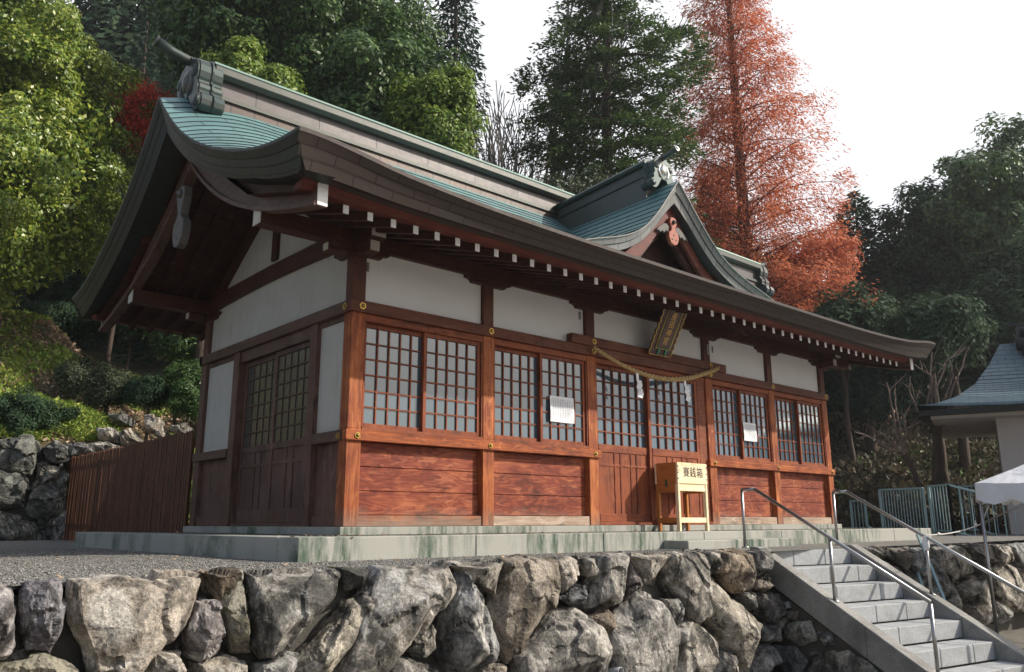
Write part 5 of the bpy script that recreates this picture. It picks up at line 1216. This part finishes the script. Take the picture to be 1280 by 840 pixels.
# fir with level boughs
b = on_hill(776, 27); conifer('fir_tree', 'large dark fir with spreading level boughs behind the dormer gable', b, P(776, -330, 27)[2]-b[2], ms(150, 27), .08, 25, 7, 1500, .17, 'leaf_fir', 61, rise=.10, droop=.22, fanw=.60, thick=.07, aspect=.42, tr=.36, ragged=.62, branch_r=.08, clump=True, crown_fn=lambda f: (.78+.22*math.sin(f*13))*min(1, (1-f)*1.9)*(1 if f > .06 else .8))
# metasequoia
b = on_hill(958, 31); conifer('dawn_redwood', 'tall feathery orange-red conifer right of the fir against white sky', b, P(925, -330, 31)[2]-b[2], ms(128, 31), .12, 44, 8, 800, .15, 'leaf_meta', 71, rise=.55, droop=.34, fanw=.6, thick=.12, hang=.34, aspect=.28, trunkmat='bark_red', tr=.34, ragged=.5, clump=True, branch_r=.05, crown_fn=lambda f: min(1.0, (1-f)*1.35)*(.92+.08*math.sin(f*31)))
c = P(1012, 345, 34); broadleaf('dawn_redwood', 'lower rust-orange tree beneath the feathery orange-red conifer', c, (ms(62, 34), ms(62, 34), ms(62, 34)), 60, 260, .17, 'leaf_meta', .6, 72, trunkmat='bark_red', aspect=.3, droop=.8)
c = P(905, 345, 38); broadleaf('evergreen_oak', 'dark evergreen behind the orange-red tree trunk, right of the dormer', c, (ms(52, 38), ms(52, 38), ms(60, 38)), 60, 200, .26, 'leaf_green', .8, 73)
c = P(895, 250, 36); broadleaf('dawn_redwood', 'small orange clump between fir and tall orange-red conifer', c, (ms(30, 36), ms(30, 36), ms(45, 36)), 24, 220, .17, 'leaf_meta', .55, 74, trunkmat='bark_red', aspect=.3, droop=.8)
# bare and twiggy trees in the gap
def bare_tree(name, label, base, H, spread, seed, depth=5, r0=.12, mat='bark_grey', lean=(0, 0), cat='tree', nchild=3, minr=.006, ang=.55):
    r_ = random.Random(seed); segs = []
    def grow(p, d, L, r, lv):
        pts = [p]; rd = [r]; q_ = p.copy(); dd = d.copy()
        for s_ in range(3):
            dd = (dd+Vector((r_.uniform(-1, 1), r_.uniform(-1, 1), r_.uniform(-.3, .8)))*.12).normalized(); q_ = q_+dd*L/3; pts.append(q_.copy()); rd.append(max(minr, r*(1-.3*(s_+1)/3)))
        segs.append((pts, rd))
        if lv <= 0: return
        for c_ in range(nchild+(r_.random() < .4)):
            nd = (dd+Vector((r_.uniform(-1, 1), r_.uniform(-1, 1), r_.uniform(-.4, .6)))*ang*spread).normalized()
            st = pts[-1] if c_ < 2 else pts[r_.choice((1, 2))]
            grow(st, nd, L*r_.uniform(.6, .85), max(minr, r*.6), lv-1)
    root = empty(name, base, label, cat); grow(Vector(base), Vector((lean[0], lean[1], 1)).normalized(), H*.32, r0, depth)
    sp = MB()
    for pts, rd in segs: sp.tube(pts, rd, 5 if rd[0] < .05 else 8, False)
    obj('branches', sp, mat, root, normals=False); return root
bb = on_hill(632, 27); bare_tree('bare_tree', 'slender bare grey tree against the sky left of the fir', bb, (P(632, 118, 27)[2]-bb[2])*1.42, .62, 81, 5, .2, minr=.016)
bb = on_hill(655, 30); bare_tree('bare_tree', 'second bare grey tree, fainter, next to the fir', bb, (P(655, 130, 30)[2]-bb[2])*1.42, .7, 82, 5, .18, minr=.016)
c = P(712, 246, 22); broadleaf('shrub', 'dull olive thicket above the ridge left of the dormer', c, (ms(58, 22), ms(40, 22), ms(26, 22)), 50, 80, .10, 'leaf_olive', .35, 83, cat='bush', tr=.06)
bb = P(700, 270, 20.5); bb[2] = hz(bb[0], bb[1]); bare_tree('bare_tree', 'brown leafless spreading bush rising behind the ridge left of the dormer', bb, max(1.5, P(700, 185, 20.5)[2]-bb[2]), 1.5, 84, 5, .07, 'bark_twig', nchild=3)
# right-hand wood
b = on_hill(1108, 38); conifer('cedar_tree', 'narrow pointed dark conifer right of the orange-red tree', b, P(1108, 205, 38)[2]-b[2], ms(62, 38), .05, 36, 7, 110, .32, 'leaf_dark', 91, rise=.1, droop=.3, fanw=.5, thick=.2, ragged=.45, power=.5)
for n_, (px_, py_, d_, rx, rz, mt, lb) in enumerate([(1170, 330, 40, 75, 110, 'leaf_dark', 'dark broadleaf tree in the right wood, left of the tallest crown'), (1248, 270, 38, 78, 95, 'leaf_green', 'tallest green broadleaf crown at the upper right'), (1268, 400, 34, 75, 90, 'leaf_dark', 'dark tree behind the small roof at the right edge'),
                                         (1215, 330, 44, 60, 100, 'leaf_dark', 'shadowy tree behind the tallest right crown'), (1080, 470, 30, 50, 40, 'leaf_cedar', 'low dark tree just beyond the right gable of the hall')]):
    c = P(px_, py_, d_); broadleaf('evergreen_tree', lb, c, (ms(rx, d_), ms(rx, d_), ms(rz, d_)), 95, 210, .27 if d_ > 35 else .22, mt, .9, 100+n_, tr=.25)
for n_, (px_, d_, t_, lb) in enumerate([(1072, 27, .10, 'thin dark trunk in the wood nearest the hall'), (1102, 31, .13, 'slim dark trunk behind the bare branches'), (1187, 26, .16, 'stout dark trunk left of the white walled building'), (1213, 28, .2, 'thick dark trunk close to the white walled building')]):
    bb = on_hill(px_, d_); g_ = P(px_, 400, d_)
    broadleaf('evergreen_tree', lb, (bb[0], bb[1], g_[2]), (ms(45, d_), ms(45, d_), ms(40, d_)), 40, 180, .2, 'leaf_dark', .6, 120+n_, base=bb, tr=t_)
for px_, top_, d_, hw_, mt, lb, sd_ in ((1062, 335, 40, 46, 'leaf_cedar', 'blue-dark conifer below the orange-red tree, at the right end of the eaves', 131), (1140, 345, 34, 50, 'leaf_dark', 'dark ragged conifer right above the right eave tip', 132), (1185, 300, 37, 48, 'leaf_cedar', 'dim conifer standing between the eave tip and the small roof', 133)):
    bb = on_hill(px_, d_); conifer('cedar_tree', lb, bb, P(px_, top_, d_)[2]-bb[2], ms(hw_, d_), .04, 26, 7, 150, .26, mt, sd_, rise=.1, droop=.32, fanw=.55, thick=.2, ragged=.5, power=.55)
# distant woodland masses: nobody could count these
def woodland(name, label, plist, leaf, mat, seed):
    g_ = np.random.default_rng(seed); Ps, Ns = [], []
    for px_, py_, d_, rx, rz, n in plist:
        c = P(px_, py_, d_); u = unit(n); pos = c+u*(g_.random((n, 1))**.3)*np.array([ms(rx, d_), ms(rx, d_)*.6, ms(rz, d_)]); pos += g_.normal(size=(n, 3))*.3; Ps.append(pos); Ns.append(u+unit(n)*.6+np.array([0, 0, .4]))
    P_ = np.concatenate(Ps); N_ = np.concatenate(Ns); D_ = np.cross(N_, unit(len(P_))); D_[:, 2] -= .3; L = leaf*g_.uniform(.6, 1.4, len(P_)); V_, F_ = leafquads(P_, D_, N_, L, L*.6)
    return link(name, npmesh(name, V_, F_, mat), kind='stuff', label=label, cat='woodland')
woodland('woodland', 'dark distant wood covering the hill behind the left trees', [(60, 250, 48, 160, 150, 15000), (200, 120, 50, 140, 170, 18000), (330, 90, 52, 140, 170, 16000), (460, 120, 50, 110, 140, 14000), (150, 330, 36, 140, 70, 9000)], .55, 'leaf_dark', 141)
woodland('woodland', 'dark distant wood closing the view on the right', [(1120, 400, 52, 110, 90, 12000), (1230, 380, 52, 120, 130, 14000), (1350, 330, 50, 120, 150, 10000), (1000, 400, 50, 90, 50, 7000), (1120, 480, 40, 110, 45, 8000), (800, 330, 50, 180, 40, 9000), (1230, 500, 36, 90, 60, 8000)], .5, 'leaf_dark', 142)
# hedge and bushes on the left slope
for n_, (px_, py_, d_, rx, rz, mt, lb) in enumerate([(30, 520, 16.9, 50, 26, 'leaf_dark', 'dark shrub with fine leaves overhanging the rock wall at the left edge'), (136, 484, 19.3, 28, 20, 'leaf_olive', 'middle dark-green azalea bush on the left slope'), (188, 490, 19.3, 24, 18, 'leaf_dark', 'dark-green azalea bush right of the middle one'), (238, 486, 19.5, 20, 38, 'leaf_green', 'green shrub close beside the hall corner post'), (96, 470, 19.8, 20, 18, 'leaf_olive', 'small olive bush between the two dark ones'),
                                                (60, 402, 27, 80, 15, 'leaf_dark', 'dark hedge below the bright left tree'), (165, 404, 27, 60, 16, 'leaf_dark', 'dark hedge in the shade under the rear eave'), (228, 420, 24, 34, 26, 'leaf_green', 'leafy green shrub below the rear eave, by the gable')]):
    c = P(px_, py_, d_); g0 = hz(c[0], c[1]); broadleaf('shrub', lb, c, (ms(rx, d_), ms(rx, d_)*.8, ms(rz, d_)), 70, 230, .06 if d_ < 21 else .10, mt, .22 if d_ < 21 else .4, 160+n_, cat='bush', base=(c[0], c[1], min(g0, c[2]-.3)), tr=.04)
# leaf litter and ground cover
def cover(name, label, n, xf, leaf, mat, seed, up=.6, z=.03):
    g_ = np.random.default_rng(seed); x, y = xf(g_, n); z_ = hill(x, y)+g_.random(len(x))*z; Ps = np.stack([x, y, z_], -1); u = g_.normal(size=(len(x), 3)); u[:, 2] = np.abs(u[:, 2])+up
    D_ = g_.normal(size=(len(x), 3)); D_[:, 2] = np.abs(D_[:, 2])*up; L = leaf*g_.uniform(.5, 1.4, len(x)); V_, F_ = leafquads(Ps, D_, u, L, L*.6)
    return link(name, npmesh(name, V_, F_, mat), kind='stuff', label=label, cat='ground cover')
def patch(x0, x1, t0, t1, thr, sd_):
    def f(g_, n):
        x = g_.uniform(x0, x1, n); y = np.interp(x, FX, FY)+g_.uniform(t0, t1, n); m_ = np.sin(x*1.1+sd_)+np.sin(y*1.7+x*.6+sd_*2)+.6*np.sin(x*3.1-y*2.3) > thr; return x[m_], y[m_]
    return f
cover('leaf_litter', 'fallen brown leaves covering the left slope', 52000, patch(-9, 6, .3, 13, -3, 1), .10, 'leaf_litter', 181, .5, .03)
cover('grass', 'green weeds and grass in patches on the left slope', 70000, patch(-9, 6, .3, 12, .1, 2), .11, 'leaf_grass', 182, .9, .10)
cover('undergrowth', 'brown dry undergrowth covering the right slope', 60000, patch(7, 32, .1, 11, -3, 3), .20, 'leaf_brush', 183, 1.2, .35)
cover('ground_ivy', 'dark green low plants on the right slope', 30000, patch(7, 32, .1, 12, .3, 5), .18, 'leaf_green', 184, .9, .3)
cover('ivy', 'green ivy trailing over the rocks above the fence', 16000, patch(-1.5, 4, .0, 1.8, -.3, 9), .08, 'leaf_grass', 185, .8, .22)

g_ = np.random.default_rng(77); n = 420; x = np.concatenate([g_.uniform(-6, 3.6, 300), g_.uniform(-1, 8, 120)]); y = np.concatenate([g_.uniform(-2.45, 3, 300), g_.uniform(-1.15, -.1, 120)]); on = (x > XL) & (y > YF)
keep = ~((x > -.1) & (y > -.08)); x, y, on = x[keep], y[keep], on[keep]; Ps = np.stack([x, y, np.where(on, ZP+.006, ZG+.012)], -1); D_ = g_.normal(size=(len(x), 3))*[1, 1, .15]; N_ = np.tile([0, 0, 1.], (len(x), 1))+g_.normal(size=(len(x), 3))*.35; L = g_.uniform(.025, .055, len(x)); V_, F_ = leafquads(Ps, D_, N_, L, L*.6)
link('fallen_leaves', npmesh('fallen_leaves', V_, F_, 'leaf_litter'), kind='stuff', label='scattered fallen leaves on the gravel and platform', cat='leaves')
# pollarded trees in front of the right slope
def pollard(name, label, base, trunk, arms, seed, r0=.09):
    r_ = random.Random(seed); root = empty(name, base, label, 'tree'); mb = MB(); tp = [Vector(p) for p in trunk]; mb.tube(tp, [r0*(1-.25*i_/len(tp)) for i_ in range(len(tp)-1)]+[r0*1.15], 9); obj('trunk', mb, 'bark_brown', root, normals=False)
    mb = MB(); hd = tp[-1]
    for a in arms:
        p = [hd]+[Vector(P(x, y, d_)) for x, y, d_ in a]; q_ = []
        for i_ in range(len(p)-1):
            for t in range(4): q_.append(p[i_].lerp(p[i_+1], t/4)+Vector((r_.uniform(-1, 1), r_.uniform(-1, 1), r_.uniform(-1, 1)))*.025)
        q_.append(p[-1]); n = len(q_); mb.tube(q_, [.028*(1-.75*i_/n)+.006 for i_ in range(n)], 6, False)
        for _ in range(3):
            s_ = q_[r_.randint(n//3, n-2)]; e = s_+Vector((r_.uniform(-1, 1), r_.uniform(-1, 1), r_.uniform(.1, 1.3)))*.5; mb.tube([s_, s_.lerp(e, .5)+Vector((.02, 0, .02)), e], [.010, .008, .005], 5, False)
    obj('branches', mb, 'bark_twig', root, normals=False); pos = []
    for _ in range(70):
        a = r_.choice(arms); x, y, d_ = r_.choice(a); pos.append(np.array(P(x, y, d_))*.6+np.array(hd)*.4+np.array([r_.gauss(0, .1), r_.gauss(0, .1), r_.gauss(0, .1)]))
    pos = np.array(pos); L = np.full(len(pos), .10); V_, F_ = leafquads(pos, np.tile([.1, .1, -1.0], (len(pos), 1))+unit(len(pos))*.4, unit(len(pos)), L, L*.6); link('dead_leaves', npmesh('dead_leaves', V_, F_, 'leaf_litter'), root); return root
D0 = 22.5
bs = P(1168, 640, D0); pollard('pollarded_tree', 'pollarded bare tree with upright whips, right one of the two, before the small roof', (bs[0], bs[1], hz(bs[0], bs[1])), [(bs[0], bs[1], hz(bs[0], bs[1])-.05), P(1169, 600, D0), P(1170, 570, D0), P(1172, 532, D0)],
    [[(1163, 500, D0), (1165, 440, D0)], [(1168, 490, D0), (1185, 450, D0), (1208, 435, D0)], [(1190, 490, D0), (1207, 445, D0), (1210, 434, D0)], [(1150, 520, D0), (1137, 490, D0), (1138, 470, D0)], [(1155, 520, D0), (1165, 470, D0), (1142, 455, D0)], [(1195, 520, D0), (1215, 505, D0)], [(1180, 500, D0), (1192, 470, D0), (1186, 448, D0)], [(1150, 528, D0), (1125, 540, D0)], [(1195, 530, D0), (1190, 500, D0)]], 5, .10)
D1_ = 22
bs = P(1158, 640, D1_); pollard('pollarded_tree', 'leaning pollarded bare tree reaching left, left one of the two', (bs[0], bs[1], hz(bs[0], bs[1])), [(bs[0], bs[1], hz(bs[0], bs[1])-.05), P(1150, 612, D1_), P(1143, 590, D1_), P(1130, 568, D1_)],
    [[(1120, 560, D1_), (1100, 552, D1_), (1068, 540, D1_)], [(1120, 545, D1_), (1114, 500, D1_), (1108, 478, D1_)], [(1125, 540, D1_), (1120, 505, D1_), (1119, 485, D1_)], [(1110, 560, D1_), (1085, 545, D1_), (1070, 548, D1_)], [(1132, 545, D1_), (1130, 520, D1_), (1136, 510, D1_)], [(1112, 552, D1_), (1098, 538, D1_)]], 6, .08)

# ------------------------------------------------------------------ teal railings at the right
def railing(label, a, b_, h, n, mid=False, group='teal metal railings beyond the steps'):
    a, b_ = Vector(a), Vector(b_); root = empty('metal_railing', (a+b_)/2, label, 'railing', group); up = Vector((0, 0, h))
    mb = MB(); mb.bar(a+up, b_+up, .05, .045); obj('top_rail', mb, 'teal_paint', root)
    mb = MB(); mb.bar(a+Vector((0, 0, .1)), b_+Vector((0, 0, .1)), .035, .035); obj('bottom_rail', mb, 'teal_paint', root)
    for e in (a, b_): mb = MB(); mb.bar(e, e+up, .05, .05, (0, 1, 0)); obj('post', mb, 'teal_paint', root)
    mb = MB()
    for i_ in range(1, n): q_ = a.lerp(b_, i_/n); mb.tube([q_+Vector((0, 0, .1)), q_+up], .011, 6, False)
    obj('balusters', mb, 'teal_paint', root); return root
def gp(px, py, d): p = P(px, py, d); return (p[0], p[1], ZG)
A1 = gp(1104, 660, 20); A2 = gp(1159, 660, 19); A3 = gp(1203, 660, 15.5)
railing('level teal railing panel with fine bars left of the corner post', A1, A2, 1.08, 15)
A2b = Vector(A2)+Vector((.08, -.10, 0)); q3 = Vector(gp(1192, 660, 18.2)); railing('short level teal railing panel nearest the corner', A2b, q3, 1.12, 7)
railing('sloping teal stair railing descending to the right in front of the white building', q3, Vector((q3.x+2.9, q3.y-3.3, q3.z-1.25)), 1.12, 20)
q4 = Vector(gp(1205, 660, 21)); q5 = Vector(gp(1226, 660, 20.5)); railing('second, farther teal railing behind the sloping one', q4, q5, 1.2, 4)
railing('farther sloping teal railing near the white wall', q5, Vector((q5.x+3.0, q5.y-3.0, q5.z-1.5)), 1.2, 20)
q6 = Vector(gp(1069, 690, 21.5)); q7 = Vector(gp(1087, 690, 21)); railing('short teal railing by the hall corner', q6, q7, .85, 4)
railing('small descending teal railing between the hall and the level panel', q7, Vector(P(1120, 690, 20)), .2, 3)
mb = MB(); pa = Vector(P(1046, 655, 16)); pb = Vector(P(1060, 688, 16)); mb.tube([pa, pb], .02, 8); mb.tube([pa, Vector((pa.x, pa.y, ZG))], .02, 8); obj('metal_railing', mb, 'teal_paint', label='thin teal sloping rail right at the hall corner post', cat='railing')

# ------------------------------------------------------------------ building at the right edge
hb = empty('side_building', P(1300, 660, 23)*np.array([1, 1, 0])+np.array([0, 0, ZG]), 'white walled side building with curved blue-grey copper roof at the right edge', 'building')
e0 = P(1145, 513, 21.0); fd = Vector((.312, -.944, 0)).normalized(); bd = Vector((.944, .312, 0)).normalized(); E0_ = Vector(e0)
# eave runs along fd, the roof rises along bd
prs = [(0, 0), (.7, .16), (1.4, .42), (2.1, .85), (2.7, 1.45), (3.2, 2.1)]
G = []; U = []; nrow = 26
for i_ in range(nrow+1):
    for e in ((0, 1) if i_ < nrow else (0,)):
        s_ = 3.2*(i_+e*.98)/nrow; z_ = float(np.interp(s_, [a for a, b_ in prs], [b_ for a, b_ in prs])); x0 = s_*.66
        z_ += (.0 if e == 0 else -.012)
        row = []; ur = []
        for t in range(12): xx = x0+(11-x0)*t/11; p = E0_+fd*xx+bd*s_+Vector((0, 0, z_+.12*max(0, 1-xx/3)**2)); row.append(tuple(p)); ur.append((xx, s_*1.2))
        G.append(row); U.append(ur)
mb = MB(); mb.grid(G, U); obj('roof_slope', mb, 'copper_slate', hb, normals=False)
G = []
for i_ in range(14):
    s_ = 3.2*i_/13; z_ = float(np.interp(s_, [a for a, b_ in prs], [b_ for a, b_ in prs])); x0 = s_*.66; G.append([tuple(E0_+fd*(x0+.02)+bd*s_+Vector((0, 0, z_+.12*max(0, 1-x0/3)**2-.01))), tuple(E0_+fd*(s_*.66)+bd*(s_+ (6.4-2*s_))+Vector((0, 0, z_)))])
mb = MB(); mb.grid(G); obj('roof_hip', mb, 'copper_slate', hb, normals=False)
mb = MB()
def bq(a, b_, c_, d_, e_, f_):
    o_ = E0_+fd*a+bd*c_+Vector((0, 0, e_)); return hexa(mb, o_, fd*(b_-a), bd*(d_-c_), Vector((0, 0, f_-e_)))
bq(.03, 11, .03, 6.3, -.14, -.012); obj('eave_fascia', mb, 'copper_verge', hb)
mb = MB(); bq(.3, 11, .3, 6.1, -.22, -.141); obj('soffit', mb, 'wall_beige', hb)
mb = MB(); bq(1.75, 11, .95, 5.4, -4.6, -.222); obj('wall', mb, 'wall_beige', hb)
mb = MB(); bq(3.1, 11, .93, .949, -2.4, -1.9); obj('wall_band', mb, 'rust_red', hb)
mb = MB(); bq(2.55, 10, 3.05, 3.35, 1.95, 2.55); obj('ridge', mb, 'copper_dark', hb)
mb = MB(); bq(2.35, 10, 2.98, 3.42, 2.55, 2.63); obj('ridge_cap', mb, 'copper_slate', hb)
mb = MB()
for a, z_, r_ in ((2.62, 2.42, .14), (2.5, 2.12, .17), (2.62, 1.86, .13)):
    p = E0_+fd*a+bd*2.9+Vector((0, 0, z_-.1)); mb.tube([p, p+fd*.55], r_, 12)
obj('ridge_ornament', mb, 'copper_slate', hb)

# ------------------------------------------------------------------ white tent, its pole and rope, ladder
dT = 9.9
tp0 = Vector(P(1223, 632, dT)); ft = Vector((tp0.x, tp0.y, ZL)); tn = empty('canopy_tent', (tp0.x+1.9, tp0.y-.2, ZL), 'white canopy tent with scalloped valance at the right edge', 'tent')
ta, tb_ = Vector((.02, -1, 0)).normalized(), Vector((1, -.01, 0)).normalized(); Lx, Ly = 2.7, 2.7
cz = P(1220, 604, dT)[2]; k0 = Vector((tp0.x-.03, tp0.y, cz))
cor = [k0, k0+ta*Lx, k0+ta*Lx+tb_*Ly, k0+tb_*Ly]; apx = k0+ta*Lx/2+tb_*Ly/2+Vector((0, 0, .95))
mb = MB()
for i_ in range(4):
    a, b2 = cor[i_], cor[(i_+1) % 4]; G = []
    for s_ in range(9):
        f = s_/8; row = []
        for t in range(13):
            u_ = t/12; e = a.lerp(b2, u_); p = e.lerp(apx, f); p = p+Vector((0, 0, -.09*math.sin(math.pi*f)-.03*math.sin(math.pi*u_)*(1-f)+.008*math.sin(u_*37+i_)*(1-f))); row.append(tuple(p))
        G.append(row)
    mb.grid(G)
obj('canopy', mb, 'canvas', tn, smooth=True, normals=False)
mb = MB(); th_ = .25
for i_ in range(4):
    a, b2 = cor[i_], cor[(i_+1) % 4]; n_out = (b2-a).normalized().cross(Vector((0, 0, 1))); G = [[], [], []]; N_ = 61
    for t in range(N_):
        u_ = t/(N_-1); e = a.lerp(b2, u_); w_ = .014*math.sin(u_*41+i_*2); sc_ = abs(math.sin(u_*math.pi*7.0)); 
        G[0].append(tuple(e+Vector((0, 0, -.03*math.sin(math.pi*u_)+.008*math.sin(u_*37+i_))))); G[1].append(tuple(e+n_out*(w_+.01)+Vector((0, 0, -th_*.5)))); G[2].append(tuple(e+n_out*(w_*1.4+.012)+Vector((0, 0, -th_+.06*(1-sc_)))))
    mb.grid(G)
obj('valance', mb, 'canvas', tn, smooth=True, normals=False)
for c in cor: 
    q_ = c.lerp(apx, .02); mb = MB(); mb.tube([Vector((q_.x, q_.y, ZL)), Vector((q_.x, q_.y, cz-.02))], .019, 10); obj('pole', mb, 'steel', tn)
mb = MB(); mb.tube([tp0+Vector((0, 0, -.05)), tp0+ta*.35+Vector((0, 0, .12))], .010, 8); mb.tube([tp0+Vector((0, 0, -.22)), tp0+ta*.9+Vector((0, 0, .20))], .010, 8); mb.tube([tp0+Vector((0, 0, -.22)), tp0+tb_*.5+Vector((0, 0, .1))], .010, 8); obj('brace', mb, 'steel', tn)
ra = Vector(P(1229, 654, dT)); rb = Vector(S(2.9, SW+.08, -RI*2.9+.66)); mb = MB(); n = 14; pts = [rb.lerp(ra, t/n)+Vector((0, 0, -.035*math.sin(math.pi*t/n))) for t in range(n+1)]; mb.tube(pts, .007, 6)
kn = pts[-3]; mb.tube([kn-Vector((.02, 0, .0)), kn+Vector((.0, 0, .02)), kn+Vector((.02, 0, 0))], [.012, .02, .012], 7); mb.tube([kn, kn+Vector((.02, 0, .07))], .005, 5); kn = pts[3]; mb.tube([kn-Vector((.04, 0, 0)), kn+Vector((.0, 0, .008)), kn+Vector((.05, 0, 0.005))], [.010, .018, .010], 7)
obj('white_rope', mb, 'white_rope', label='thin white cord tied from the right handrail to the tent pole', cat='rope')
ld = empty('step_ladder', P(1165, 720, 9.9), 'light blue-green metal ladder leaning on the wall behind the steps', 'ladder')
t0, t1 = Vector(P(1147, 668, 10.3)), Vector(P(1182, 754, 9.6)); s0, s1 = Vector(P(1146, 713, 10.2)), Vector(P(1156, 741, 9.9))
mb = MB(); mb.bar(t0, t1, .03, .03); obj('ladder_side', mb, 'teal_paint', ld); mb = MB(); mb.bar(s0, s1, .03, .03); obj('ladder_side', mb, 'teal_paint', ld)
for u_, q_ in (((1146, 713, 10.2), (1163, 710, 10.0)), ((1157, 741, 9.9), (1174, 738, 9.75))): mb = MB(); mb.bar(Vector(P(*u_)), Vector(P(*q_)), .028, .02); obj('rung', mb, 'teal_paint', ld)
# drain pipes low in the wall
for px_, py_, lb in ((767, 838, 'grey plastic drain pipe end low in the boulder wall, below the shrine doors'), (955, 832, 'grey plastic drain pipe end low in the wall beside the steps')):
    p = Vector(PY(px_, py_, YW-.1)); mb = MB(); n = 16; vs = []
    for r_, y_ in ((.036, .3), (.036, -.08), (.030, -.08), (.030, .2)):
        for q_ in range(n): vs.append((p.x+r_*math.cos(6.283*q_/n), p.y+y_, p.z+r_*math.sin(6.283*q_/n)))
    mb.add(vs, [(a*n+q_, a*n+(q_+1) % n, (a+1)*n+(q_+1) % n, (a+1)*n+q_) for a in range(3) for q_ in range(n)]); mb.smooth = True; obj('drain_pipe', mb, 'grey_pipe', label=lb, cat='pipe')

# ------------------------------------------------------------------ haze
q = NT('haze_air'); q.N.remove(q.b); pv = q.n('VolumePrincipled'); pv.inputs['Density'].default_value = HAZE; pv.inputs['Color'].default_value = (.92, .96, 1, 1); pv.inputs['Anisotropy'].default_value = .3
q.l(pv.outputs[0], q.N['Material Output'].inputs['Volume'])
if HAZE:
    mb = MB(); mb.box(-75, 125, -40, 95, ZL-1, 60); obj('haze', mb, 'haze_air', kind='stuff', label='thin pale air haze over the wooded hill', cat='haze')
